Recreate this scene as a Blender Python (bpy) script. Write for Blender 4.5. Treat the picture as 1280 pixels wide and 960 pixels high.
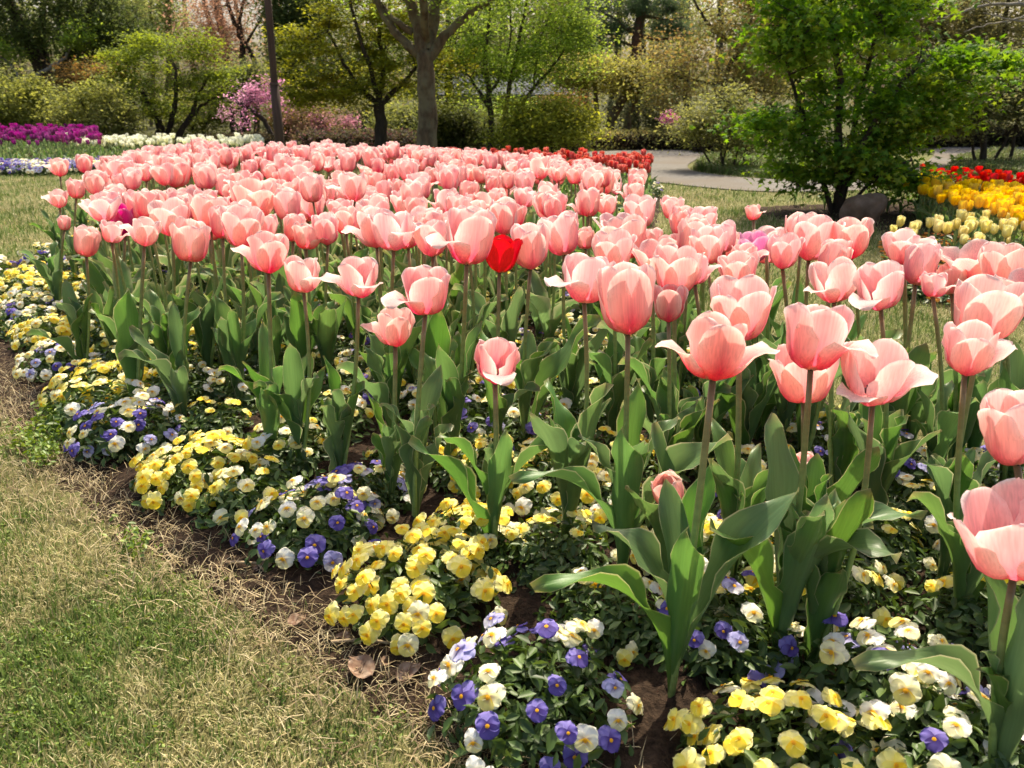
import bpy, math, random
import numpy as np
from mathutils import Vector, Matrix, Quaternion, Euler

for o in list(bpy.data.objects):
    bpy.data.objects.remove(o)
SC = bpy.context.scene
COL = SC.collection
R = math.radians
PI = math.pi

# ------------------------------------------------------------------ camera, sky, sun, exposure
CAM_H, PITCH, FPX = 0.80, R(19.9), 1000.0        # metres, down-tilt, focal length in pixels of a 1280 wide frame
cam = bpy.data.cameras.new("camera")
cam.sensor_width = 36.0
cam.lens = 36.0 * FPX / 1280.0
cam.clip_start, cam.clip_end = 0.02, 1500
cam.dof.use_dof = True
cam.dof.focus_distance = 1.45
cam.dof.aperture_fstop = 11
cam_o = bpy.data.objects.new("camera", cam)
COL.objects.link(cam_o)
cam_o.location = (0, 0, CAM_H)
cam_o.rotation_euler = (PI / 2 - PITCH, 0, 0)
SC.camera = cam_o

SUN_AZ, SUN_EL = R(12), R(56)                     # azimuth clockwise from +Y (ahead of the camera)
world = bpy.data.worlds.new("World")
SC.world = world
world.use_nodes = True
wn = world.node_tree
sky = wn.nodes.new("ShaderNodeTexSky")
sky.sky_type = 'NISHITA'
sky.sun_disc = False
sky.sun_elevation = SUN_EL
sky.sun_rotation = SUN_AZ
sky.dust_density = 6.0
sky.ozone_density = 0.3
sky.air_density = 1.0
wn.links.new(sky.outputs[0], wn.nodes["Background"].inputs[0])
wn.nodes["Background"].inputs[1].default_value = 0.15
sun = bpy.data.lights.new("sun", 'SUN')
sun.energy = 4.6
sun.angle = R(0.5)
sun.color = (1.0, 0.89, 0.70)
sun_o = bpy.data.objects.new("sun", sun)
COL.objects.link(sun_o)
SDIR = Vector((math.sin(SUN_AZ) * math.cos(SUN_EL), math.cos(SUN_AZ) * math.cos(SUN_EL), math.sin(SUN_EL)))
sun_o.rotation_euler = SDIR.to_track_quat('Z', 'Y').to_euler()
sun_o.location = (0, 0, 30)
SC.view_settings.view_transform = 'Standard'
SC.view_settings.look = 'None'
SC.view_settings.exposure = 0.62
SC.view_settings.gamma = 1.0
SC.render.engine = 'CYCLES'
SC.cycles.max_bounces = 6
SC.cycles.transparent_max_bounces = 8
SC.cycles.caustics_reflective = False
SC.cycles.caustics_refractive = False

# ------------------------------------------------------------------ layout helpers (where a thing of the photo stands on the ground)
def dep(y):
    return PITCH + math.atan((y - 480.0) / FPX)

def fwd_depth(Y, z):
    return Y * math.cos(PITCH) + (CAM_H - z) * math.sin(PITCH)

def at(px, py, z=0.0):
    Y = (CAM_H - z) / math.tan(dep(py))
    return Vector(((px - 640.0) / FPX * fwd_depth(Y, z), Y, z))

def on(px, Y, z=0.0):
    return Vector(((px - 640.0) / FPX * fwd_depth(Y, z), Y, z))

def pix(v):
    d = fwd_depth(v[1], v[2])
    a = math.atan2(CAM_H - v[2], v[1]) - PITCH
    return 640 + FPX * v[0] / d, 480 + FPX * math.tan(a)

def gpoly(pts):
    return np.array([at(*p)[:2] for p in pts])

def inside(poly, P):
    x, y = P[:, 0], P[:, 1]
    r = np.zeros(len(P), bool)
    n = len(poly)
    for i in range(n):
        (x1, y1), (x2, y2) = poly[i], poly[(i + 1) % n]
        c = ((y1 > y) != (y2 > y))
        r ^= c & (x < (x2 - x1) * (y - y1) / (y2 - y1 + 1e-12) + x1)
    return r

def edge_dist(poly, P, closed=True):
    best = np.full(len(P), 1e9)
    n = len(poly)
    for i in range(n if closed else n - 1):
        a, b = poly[i], poly[(i + 1) % n]
        ab = b - a
        t = np.clip(((P - a) @ ab) / (ab @ ab + 1e-12), 0, 1)
        best = np.minimum(best, np.linalg.norm(P - (a + t[:, None] * ab), axis=1))
    return best

def vnoise(P, s, seed=0):
    q = P[:, :2] * s + seed * 17.31
    i = np.floor(q).astype(np.int64)
    f = q - i
    f = f * f * (3 - 2 * f)
    def h(a, b):
        v = np.sin(a * 127.1 + b * 311.7 + seed * 7.7) * 43758.5453
        return v - np.floor(v)
    return (h(i[:, 0], i[:, 1]) * (1 - f[:, 0]) + h(i[:, 0] + 1, i[:, 1]) * f[:, 0]) * (1 - f[:, 1]) + \
           (h(i[:, 0], i[:, 1] + 1) * (1 - f[:, 0]) + h(i[:, 0] + 1, i[:, 1] + 1) * f[:, 0]) * f[:, 1]

# ------------------------------------------------------------------ mesh helpers
class Geo:
    def __init__(s):
        s.V, s.C, s.F, s.M, s.n = [], [], [], [], 0
    def add(s, V, F, col=(1, 1, 1), mi=0):
        V = np.asarray(V, float).reshape(-1, 3)
        c = np.asarray(col, float)
        if c.ndim == 1:
            c = np.tile(c[:3], (len(V), 1))
        s.V.append(V); s.C.append(c[:, :3])
        for f in (F if isinstance(F, list) else [F]):
            f = np.asarray(f, np.int64)
            if len(f):
                s.F.append(f + s.n); s.M.append(np.full(len(f), mi))
        s.n += len(V)
        return s
    def merge(s, g, M=None, mi_off=0):
        V = np.concatenate(g.V)
        if M is not None:
            A = np.array(M)
            V = V @ A[:3, :3].T + A[:3, 3]
        s.V.append(V); s.C.append(np.concatenate(g.C))
        for f, m in zip(g.F, g.M):
            s.F.append(f + s.n); s.M.append(m + mi_off)
        s.n += len(V)
    def mesh(s, name, mats, smooth=True):
        me = bpy.data.meshes.new(name)
        V = np.concatenate(s.V); C = np.concatenate(s.C)
        loops = np.concatenate([f.ravel() for f in s.F])
        tot = np.concatenate([np.full(len(f), f.shape[1]) for f in s.F])
        mi = np.concatenate(s.M)
        me.vertices.add(len(V)); me.vertices.foreach_set("co", V.astype(np.float32).ravel())
        me.loops.add(len(loops)); me.loops.foreach_set("vertex_index", loops.astype(np.int32))
        me.polygons.add(len(tot))
        st = np.concatenate([[0], np.cumsum(tot)[:-1]])
        me.polygons.foreach_set("loop_start", st.astype(np.int32))
        me.polygons.foreach_set("loop_total", tot.astype(np.int32))
        me.polygons.foreach_set("material_index", mi.astype(np.int32))
        me.polygons.foreach_set("use_smooth", np.full(len(tot), smooth))
        for m in mats:
            me.materials.append(m)
        a = me.attributes.new("pc", 'FLOAT_COLOR', 'POINT')
        a.data.foreach_set("color", np.concatenate([np.clip(C, 0, 1), np.ones((len(C), 1))], 1).astype(np.float32).ravel())
        me.update(calc_edges=True)
        return me

def grid_faces(n, m, off=0):
    i, j = np.meshgrid(np.arange(n - 1), np.arange(m - 1), indexing='ij')
    a = (i * m + j).ravel() + off
    return np.stack([a, a + 1, a + m + 1, a + m], 1)

def tube(pts, rad, k=6, cap=True):
    P = np.array([list(p) for p in pts], float)
    n = len(P)
    rad = np.broadcast_to(np.asarray(rad, float), (n,))
    T = np.gradient(P, axis=0)
    T /= np.linalg.norm(T, axis=1)[:, None] + 1e-12
    ref = np.array([1.0, 0, 0]) if abs(T[0, 0]) < 0.8 else np.array([0, 1.0, 0])
    V = np.zeros((n, k, 3))
    ang = np.arange(k) * 2 * PI / k
    for i in range(n):
        u = ref - T[i] * (ref @ T[i]); u /= np.linalg.norm(u) + 1e-12
        w = np.cross(T[i], u)
        V[i] = P[i] + rad[i] * (np.cos(ang)[:, None] * u + np.sin(ang)[:, None] * w)
        ref = u
    F = []
    for i in range(n - 1):
        a = i * k + np.arange(k); b = i * k + (np.arange(k) + 1) % k
        F.append(np.stack([a, b, b + k, a + k], 1))
    F = [np.concatenate(F)]
    V = V.reshape(-1, 3)
    if cap:
        V = np.concatenate([V, P[-1:]])
        a = (n - 1) * k + np.arange(k); b = (n - 1) * k + (np.arange(k) + 1) % k
        F.append(np.stack([a, b, np.full(k, n * k)], 1))
    return V, F

def link(name, me, parent=None, loc=None, kind=None, label=None, cat=None, group=None):
    o = bpy.data.objects.new(name, me)
    COL.objects.link(o)
    if parent is not None:
        o.parent = parent
    if loc is not None:
        o.location = loc
    tag(o, label, cat, group, kind)
    return o

def tag(o, label=None, cat=None, group=None, kind=None):
    if label: o["label"] = label
    if cat: o["category"] = cat
    if group: o["group"] = group
    if kind: o["kind"] = kind
    return o

def empty(name, loc, label, cat, group=None):
    o = link(name, None, loc=loc, label=label, cat=cat, group=group)
    o.empty_display_size = 0.05
    return o

def lerp(a, b, t):
    a = np.asarray(a, float); b = np.asarray(b, float)
    t = np.asarray(t, float)
    return a + (b - a) * (t[..., None] if t.ndim else t)

def sstep(a, b, x):
    t = np.clip((x - a) / (b - a), 0, 1)
    return t * t * (3 - 2 * t)

# ------------------------------------------------------------------ materials
def new_mat(name):
    m = bpy.data.materials.new(name)
    m.use_nodes = True
    nt = m.node_tree
    return m, nt, nt.nodes["Principled BSDF"], nt.nodes["Material Output"]

def N(nt, t, **kw):
    n = nt.nodes.new(t)
    for k, v in kw.items():
        setattr(n, k, v)
    return n

def leafy(name, rough=0.45, trans=0.4, tsat=1.15, tval=1.5, thue=0.5, spec=0.5, nscale=40.0, namt=0.25, bump=0.0, stretch=(1, 1, 1), orand=0.0):
    """Thin plant tissue: pigment from the pc attribute with mottling, part of the light passes through."""
    m, nt, b, out = new_mat(name)
    at_ = N(nt, "ShaderNodeAttribute", attribute_name="pc")
    tc = N(nt, "ShaderNodeTexCoord")
    mp = N(nt, "ShaderNodeMapping"); mp.inputs["Scale"].default_value = stretch
    nz = N(nt, "ShaderNodeTexNoise"); nz.inputs["Scale"].default_value = nscale; nz.inputs["Detail"].default_value = 3
    nt.links.new(tc.outputs["Object"], mp.inputs[0]); nt.links.new(mp.outputs[0], nz.inputs["Vector"])
    mr = N(nt, "ShaderNodeMapRange")
    mr.inputs[1].default_value, mr.inputs[2].default_value = 0.3, 0.7
    mr.inputs[3].default_value, mr.inputs[4].default_value = 1 - namt, 1 + namt
    nt.links.new(nz.outputs[0], mr.inputs[0])
    hs = N(nt, "ShaderNodeHueSaturation")
    nt.links.new(mr.outputs[0], hs.inputs["Value"]); nt.links.new(at_.outputs["Color"], hs.inputs["Color"])
    if orand:
        oi = N(nt, "ShaderNodeObjectInfo")
        r1 = N(nt, "ShaderNodeMapRange"); r1.inputs[3].default_value, r1.inputs[4].default_value = 0.5 - orand * 0.05, 0.5 + orand * 0.05
        nt.links.new(oi.outputs["Random"], r1.inputs[0]); nt.links.new(r1.outputs[0], hs.inputs["Hue"])
        mm = N(nt, "ShaderNodeMath", operation='MULTIPLY'); mm.inputs[1].default_value = 7.31
        fr = N(nt, "ShaderNodeMath", operation='FRACT')
        nt.links.new(oi.outputs["Random"], mm.inputs[0]); nt.links.new(mm.outputs[0], fr.inputs[0])
        r2 = N(nt, "ShaderNodeMapRange"); r2.inputs[3].default_value, r2.inputs[4].default_value = 1 - orand, 1 + orand * 0.6
        nt.links.new(fr.outputs[0], r2.inputs[0]); nt.links.new(r2.outputs[0], hs.inputs["Saturation"])
    nt.links.new(hs.outputs[0], b.inputs["Base Color"])
    b.inputs["Roughness"].default_value = rough
    b.inputs["Specular IOR Level"].default_value = spec
    h2 = N(nt, "ShaderNodeHueSaturation")
    h2.inputs["Hue"].default_value = thue; h2.inputs["Saturation"].default_value = tsat; h2.inputs["Value"].default_value = tval
    nt.links.new(hs.outputs[0], h2.inputs["Color"])
    tr = N(nt, "ShaderNodeBsdfTranslucent"); nt.links.new(h2.outputs[0], tr.inputs[0])
    mx = N(nt, "ShaderNodeMixShader"); mx.inputs[0].default_value = trans
    nt.links.new(b.outputs[0], mx.inputs[1]); nt.links.new(tr.outputs[0], mx.inputs[2])
    nt.links.new(mx.outputs[0], out.inputs[0])
    if bump:
        bp = N(nt, "ShaderNodeBump"); bp.inputs["Strength"].default_value = bump; bp.inputs["Distance"].default_value = 0.002
        nt.links.new(nz.outputs[0], bp.inputs["Height"]); nt.links.new(bp.outputs[0], b.inputs["Normal"])
    return m

def solid(name, c1, c2, scale=8.0, rough=0.85, bump=0.3, bdist=0.01, stretch=(1, 1, 1), spec=0.3, c3=None, scale3=1.0, detail=6):
    m, nt, b, out = new_mat(name)
    tc = N(nt, "ShaderNodeTexCoord")
    mp = N(nt, "ShaderNodeMapping"); mp.inputs["Scale"].default_value = stretch
    nz = N(nt, "ShaderNodeTexNoise"); nz.inputs["Scale"].default_value = scale; nz.inputs["Detail"].default_value = detail
    nz.inputs["Roughness"].default_value = 0.65
    nt.links.new(tc.outputs["Object"], mp.inputs[0]); nt.links.new(mp.outputs[0], nz.inputs["Vector"])
    cr = N(nt, "ShaderNodeValToRGB")
    cr.color_ramp.elements[0].position, cr.color_ramp.elements[1].position = 0.32, 0.68
    cr.color_ramp.elements[0].color = (*c1, 1); cr.color_ramp.elements[1].color = (*c2, 1)
    nt.links.new(nz.outputs[0], cr.inputs[0])
    src = cr.outputs[0]
    if c3 is not None:
        n3 = N(nt, "ShaderNodeTexNoise"); n3.inputs["Scale"].default_value = scale3; n3.inputs["Detail"].default_value = 4
        nt.links.new(tc.outputs["Object"], n3.inputs["Vector"])
        r3 = N(nt, "ShaderNodeMapRange"); r3.inputs[1].default_value, r3.inputs[2].default_value = 0.42, 0.62
        nt.links.new(n3.outputs[0], r3.inputs[0])
        mx = N(nt, "ShaderNodeMix", data_type='RGBA')
        nt.links.new(r3.outputs[0], mx.inputs[0]); nt.links.new(src, mx.inputs[6]); mx.inputs[7].default_value = (*c3, 1)
        src = mx.outputs[2]
    nt.links.new(src, b.inputs["Base Color"])
    b.inputs["Roughness"].default_value = rough
    b.inputs["Specular IOR Level"].default_value = spec
    bp = N(nt, "ShaderNodeBump"); bp.inputs["Strength"].default_value = bump; bp.inputs["Distance"].default_value = bdist
    nt.links.new(nz.outputs[0], bp.inputs["Height"]); nt.links.new(bp.outputs[0], b.inputs["Normal"])
    return m

M_PETAL = leafy("tulip_petal", rough=0.45, trans=0.42, tsat=1.2, tval=1.15, spec=0.2, nscale=60, namt=0.13, stretch=(6, 6, 0.28), bump=0.2, orand=0.14)
M_TLEAF = leafy("tulip_leaf", rough=0.40, trans=0.34, tsat=1.15, tval=1.9, thue=0.48, spec=0.32, nscale=30, namt=0.09, stretch=(0.8, 13, 0.5), bump=0.3, orand=0.2)
M_STEM = leafy("tulip_stem", rough=0.45, trans=0.0, nscale=50, namt=0.15, spec=0.35)
M_PANSY = leafy("pansy_petal", rough=0.6, trans=0.3, tsat=1.1, tval=1.2, spec=0.15, nscale=150, namt=0.06)
M_PLEAF = leafy("pansy_leaf", rough=0.45, trans=0.22, tsat=1.2, tval=1.6, thue=0.48, spec=0.35, nscale=60, namt=0.2)
M_CROWN = leafy("tree_leaf", rough=0.6, trans=0.48, tsat=1.1, tval=1.6, thue=0.485, spec=0.14, nscale=3, namt=0.15)
M_GRASS = leafy("grass_blade", rough=0.6, trans=0.25, tsat=1.0, tval=1.3, spec=0.2, nscale=5, namt=0.2)
M_DRY = leafy("dry_leaf", rough=0.8, trans=0.1, spec=0.1, nscale=90, namt=0.3, bump=0.4)
M_BARK = solid("grey_bark", (0.04, 0.025, 0.014), (0.17, 0.115, 0.065), scale=9, bump=1.0, bdist=0.04, stretch=(2.2, 2.2, 0.5), c3=(0.17, 0.145, 0.085), scale3=7)
M_DARKBARK = solid("dark_bark", (0.025, 0.019, 0.014), (0.075, 0.055, 0.038), scale=16, bump=0.7, bdist=0.02, stretch=(1.5, 1.5, 0.4))
M_PALEBARK = solid("pale_bark", (0.12, 0.10, 0.08), (0.30, 0.27, 0.22), scale=16, bump=0.4, bdist=0.01)
M_PINEBARK = solid("pine_bark", (0.07, 0.035, 0.022), (0.19, 0.09, 0.055), scale=14, bump=0.8, bdist=0.02)
M_WOOD = solid("pole_wood", (0.045, 0.028, 0.02), (0.10, 0.06, 0.042), scale=10, bump=0.4, bdist=0.01, stretch=(3, 3, 0.2))
M_SOIL = solid("bed_soil", (0.018, 0.012, 0.009), (0.085, 0.056, 0.037), scale=70, bump=1.0, bdist=0.02, rough=0.95, spec=0.1)
M_LAWN = solid("lawn_ground", (0.08, 0.078, 0.03), (0.19, 0.175, 0.075), scale=70, bump=0.6, bdist=0.01, rough=0.95, spec=0.1, c3=(0.13, 0.14, 0.05), scale3=2.2, detail=9)
M_FLOOR = solid("woodland_floor", (0.03, 0.028, 0.013), (0.10, 0.105, 0.035), scale=3, bump=0.6, bdist=0.03, rough=0.95, spec=0.1)
M_PATH = solid("gravel", (0.115, 0.108, 0.098), (0.20, 0.188, 0.168), scale=45, bump=0.5, bdist=0.006, rough=0.95, spec=0.15, c3=(0.145, 0.125, 0.10), scale3=1.1)
M_STONE = solid("boulder_stone", (0.13, 0.082, 0.05), (0.27, 0.19, 0.13), scale=9, bump=0.7, bdist=0.02)
M_ROOF = solid("roof_metal", (0.07, 0.08, 0.09), (0.11, 0.12, 0.13), scale=2, bump=0.1, rough=0.9)
M_WALL = solid("plaster", (0.42, 0.40, 0.36), (0.55, 0.52, 0.47), scale=3, bump=0.1)
M_GLASSD = solid("dark_window", (0.02, 0.024, 0.028), (0.05, 0.055, 0.06), scale=2, bump=0.0, rough=0.15, spec=0.6)

# ------------------------------------------------------------------ ground
BED = gpoly([(1060, 1140), (800, 985), (620, 890), (450, 785), (300, 700), (165, 620), (70, 528), (5, 455), (-70, 395), (-75, 350), (20, 333), (62, 322), (110, 300), (160, 280),
             (225, 258), (350, 248), (480, 239), (640, 237), (815, 247), (795, 300), (806, 375), (870, 440), (965, 480), (1085, 560), (1180, 585), (1300, 612), (1420, 660), (1560, 800), (1500, 1140)])

def sheet(name, poly, z, mat, kind="structure"):
    g = Geo()
    V = np.array([(p[0], p[1], z) for p in poly])
    g.add(V, np.arange(len(V))[None, :])
    me = g.mesh(name, [mat], smooth=False)
    if me.polygons[0].normal.z < 0:
        me.flip_normals()
    return link(name, me, kind=kind)

def smooth_loop(P, it=2):
    P = np.asarray(P, float)
    for _ in range(it):
        Q = np.roll(P, -1, 0)
        P = np.stack([0.75 * P + 0.25 * Q, 0.25 * P + 0.75 * Q], 1).reshape(-1, 2)
    return P

sheet("lawn", [(-400, -60), (400, -60), (400, 700), (-400, 700)], 0.0, M_LAWN)
wf = [at(-400, 186), at(330, 196), at(520, 204), at(735, 199), at(880, 192), (8, 11.5, 0), (60, 13, 0), (300, 60, 0), (300, 500, 0), (-300, 500, 0), (-300, 60, 0), (-40, 14, 0)]
sheet("woodland_floor", [p[:2] for p in wf], 0.004, M_FLOOR)
path_px = [(560, 210), (720, 190), (870, 187), (884, 195), (855, 207), (868, 217), (960, 226), (1100, 227), (1170, 200), (1166, 181), (1500, 178), (1500, 187), (1230, 191), (1180, 215), (1130, 236), (1000, 242), (900, 238), (812, 227), (700, 222)]
sheet("gravel_path", smooth_loop(gpoly(path_px)), 0.010, M_PATH)

# soil of the bed: a low bumpy mound
def soil(name, poly, step, z0, amp, seed, mat=M_SOIL, margin=0.05):
    lo, hi = poly.min(0), poly.max(0)
    xs = np.arange(lo[0] - step, hi[0] + 2 * step, step); ys = np.arange(lo[1] - step, hi[1] + 2 * step, step)
    X, Y = np.meshgrid(xs, ys, indexing='ij')
    P = np.stack([X.ravel(), Y.ravel()], 1)
    ins = inside(poly, P)
    d = edge_dist(poly, P)
    d = np.where(ins, d, -d)
    z = z0 + amp * (vnoise(P, 24, seed) - 0.4) + amp * 0.7 * (vnoise(P, 60, seed + 1) - 0.4)
    k = np.clip((d + margin) / (margin + 0.03), 0, 1)
    z = z * k - 0.010 * (1 - k) + (0.010 * (vnoise(P, 14, seed + 5) - 0.35) * (1 - k) if margin > 0.06 else 0)
    keep = d > -margin - 0.01
    F = grid_faces(len(xs), len(ys))
    F = F[keep[F].all(1)]
    g = Geo().add(np.stack([P[:, 0], P[:, 1], z], 1), F)
    me = g.mesh(name, [mat])
    return link(name, me, kind="structure")
near = BED.copy(); near = near[near[:, 1] < 99]
soil("bed_soil", near, 0.02, 0.016, 0.02, 3, margin=0.15)

# ------------------------------------------------------------------ grass, straw, weeds (nobody could count them)
rng = np.random.default_rng(11)

def blades(P, L, W, lean, col, seed, flat=0.0):
    """Bent grass blades at P: one strip of two quads and a tip each."""
    r = np.random.default_rng(seed)
    n = len(P)
    a = r.uniform(0, 2 * PI, n)
    d = np.stack([np.cos(a), np.sin(a), np.zeros(n)], 1)
    s = np.stack([-np.sin(a), np.cos(a), np.zeros(n)], 1)
    L = L * r.uniform(0.5, 1.3, n); W = W * r.uniform(0.6, 1.3, n)
    ln = lean * r.uniform(0.2, 1.2, n)
    up = np.array([0, 0, 1.0])
    def p(t):
        ang = ln * (0.4 + 0.6 * t)
        return P + (L * t)[:, None] * (np.sin(ang)[:, None] * d + (np.cos(ang) * (1 - flat))[:, None] * up)
    one = np.ones(n)
    b0, m0, t0 = p(0 * one), p(0.55 * one), p(one)
    w = (W / 2)[:, None] * s
    V = np.stack([b0 - w, b0 + w, m0 - w * 0.8, m0 + w * 0.8, t0], 1).reshape(-1, 3)
    i = np.arange(n) * 5
    F = [np.stack([i, i + 1, i + 3, i + 2], 1), np.stack([i + 2, i + 3, i + 4], 1)]
    return V, F, np.repeat(col, 5, 0)

STRAW = [(0.46, 0.41, 0.20), (0.37, 0.33, 0.14), (0.56, 0.50, 0.28), (0.26, 0.235, 0.095)]
GREEN = [(0.115, 0.185, 0.035), (0.15, 0.225, 0.05), (0.075, 0.13, 0.025), (0.19, 0.235, 0.065)]

def pick(pal, n, r, jit=0.15):
    c = np.array(pal)[r.integers(0, len(pal), n)]
    return c * r.uniform(1 - jit, 1 + jit, (n, 1))

# points over the lawn the camera looks at, thinner with distance
pts = []
for (y0, y1, dens) in ((0.55, 1.3, 62000), (1.3, 2.2, 38000), (2.2, 3.6, 11000), (3.6, 6.0, 3800), (6.0, 9.5, 1500)):
    xa, xb = (-1.6 if y1 < 3 else -0.9) * y1 - 0.5, 0.80 * y1 + 0.2
    n = int((y1 - y0) * (xb - xa) * dens)
    q = np.stack([rng.uniform(xa, xb, n), rng.uniform(y0, y1, n)], 1)
    dd = q[:, 1] * math.cos(PITCH) + CAM_H * math.sin(PITCH)
    px = 640 + FPX * q[:, 0] / dd
    q = q[((px > -60) | ((px > -1100) & (rng.random(n) < 0.35))) & (px < 1340)]
    ins = inside(BED, q)
    q = q[~ins | (rng.random(len(q)) < 0.0)]
    pts.append(q)
q = np.concatenate(pts)
pathp = smooth_loop(gpoly(path_px))
q = q[~inside(pathp, q)]
maple_xy = np.array(at(1050, 266)[:2])
q = q[(np.linalg.norm((q - maple_xy) / np.array([0.62, 0.45]), axis=1) > 1) | (rng.random(len(q)) < 0.12)]
ed = edge_dist(BED, q)
gn = 0.4 * vnoise(q, 4.2, 2) + 0.35 * vnoise(q, 12, 5) + 0.25 * vnoise(q, 30, 6)
# dry worn strip along the cut edge of the bed
green_p = np.clip((gn - 0.37) * 4.0, 0.22, 0.85) * np.clip((ed - 0.03) / 0.16, 0.12, 1)
isg = rng.random(len(q)) < green_p
keep = (ed > 0.015) | (rng.random(len(q)) < 0.3)
keep &= rng.random(len(q)) < np.where(ed < 0.09, 0.22, np.where(ed < 0.16, 0.55, 1))
q, isg, ed = q[keep], isg[keep], ed[keep]
far_mul = np.clip(q[:, 1] / 2.2, 1, 2.6)
P3 = np.concatenate([q, np.zeros((len(q), 1))], 1)
g = Geo()
ns, ng = int((~isg).sum()), int(isg.sum())
V, F, C = blades(P3[~isg], 0.022 * np.sqrt(far_mul[~isg]), 0.0017 * far_mul[~isg], 1.3, pick(STRAW, ns, rng), 1)
g.add(V, F, C)
V, F, C = blades(P3[isg], 0.024 * np.sqrt(far_mul[isg]), 0.0020 * far_mul[isg], 0.8, pick(GREEN, ng, rng), 2)
g.add(V, F, C)
link("lawn_grass", g.mesh("lawn_grass", [M_GRASS], smooth=False), kind="stuff", label="short half dry lawn grass beside the tulip bed", cat="grass")

# dry straw along the edge of the bed
n = 20000
q = np.stack([rng.uniform(-2.6, 0.7, n * 6), rng.uniform(0.5, 3.9, n * 6)], 1)
ed = edge_dist(BED[:10], q, closed=False); ins = inside(BED, q)
sd = np.where(ins, -ed, ed)
k = (sd < 0.26) & (sd > -0.08) & (rng.random(len(q)) < np.exp(-((sd - 0.08) / 0.09) ** 2))
q = q[k][:n]
P3 = np.concatenate([q, rng.uniform(0.004, 0.02, (len(q), 1))], 1)
V, F, C = blades(P3, 0.045 * np.ones(len(q)), 0.0016 * np.ones(len(q)), 1.62, pick([(0.47, 0.38, 0.21), (0.35, 0.27, 0.145), (0.55, 0.46, 0.28), (0.20, 0.14, 0.08)], len(q), rng), 5, flat=0.3)
g = Geo().add(V, F, C)
link("dry_straw", g.mesh("dry_straw", [M_GRASS], smooth=False), kind="stuff", label="dry straw and dead grass littering the cut edge of the bed", cat="straw")

def leaf_quads(P, size, rng_, col, aspect=0.55, tilt=0.9, normals=None, droop=0.25):
    """Small folded oval leaves (6 points) at P."""
    n = len(P)
    if normals is None:
        nz = rng_.normal(size=(n, 3)) * tilt + np.array([0, 0, 1.0])
    else:
        nz = normals + rng_.normal(size=(n, 3)) * tilt
    nz /= np.linalg.norm(nz, axis=1)[:, None]
    a = rng_.normal(size=(n, 3))
    a -= nz * (a * nz).sum(1)[:, None]; a /= np.linalg.norm(a, axis=1)[:, None]
    b = np.cross(nz, a)
    s = (size * rng_.uniform(0.6, 1.3, n))[:, None]
    dn = -nz * droop
    V = np.stack([P - a * s * 0.5, P - a * s * 0.1 + b * s * aspect * 0.5 + nz * s * 0.08, P + a * s * 0.25 + b * s * aspect * 0.36 + nz * s * 0.05,
                  P + a * s * 0.5 + dn * s * 0.4, P + a * s * 0.25 - b * s * aspect * 0.36 + nz * s * 0.05, P - a * s * 0.1 - b * s * aspect * 0.5 + nz * s * 0.08], 1).reshape(-1, 3)
    i = np.arange(n) * 6
    F = [np.stack([i, i + 1, i + 2, i + 3], 1), np.stack([i, i + 3, i + 4, i + 5], 1)]
    return V, F, np.repeat(col, 6, 0)

# low green weeds in the lawn and along the edge
n = 60000
q = np.stack([rng.uniform(-1.9, 0.6, n), rng.uniform(0.5, 3.2, n)], 1)
ed = edge_dist(BED[:10], q, closed=False); ins = inside(BED, q)
gn = 0.4 * vnoise(q, 4.2, 2) + 0.35 * vnoise(q, 12, 5) + 0.25 * vnoise(q, 30, 6)
lawnw = (~ins) & (rng.random(n) < np.clip((gn - 0.46) * 2.0, 0, 0.3) * np.clip((ed - 0.06) / 0.12, 0, 1))
edgew = (ed < 0.12) & (vnoise(q, 5, 9) > 0.5) & (q[:, 1] > 1.15) & (rng.random(n) < 0.75)
q = q[lawnw | edgew]; e2 = edgew[lawnw | edgew]
m = 5
Q = np.repeat(q, m, 0) + rng.normal(size=(len(q) * m, 2)) * 0.009
zz = np.where(np.repeat(e2, m), rng.uniform(0.004, 0.05, len(Q)), rng.uniform(0.004, 0.018, len(Q)))
P3 = np.concatenate([Q, zz[:, None]], 1)
V, F, C = leaf_quads(P3, np.where(np.repeat(e2, m), 0.013, 0.007), rng, pick([(0.17, 0.26, 0.045), (0.12, 0.20, 0.035), (0.24, 0.32, 0.07)], len(Q), rng))
link("lawn_weeds", Geo().add(V, F, C).mesh("lawn_weeds", [M_PLEAF]), kind="stuff", label="small green weeds growing in the lawn and along the bed edge", cat="weeds")

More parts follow.
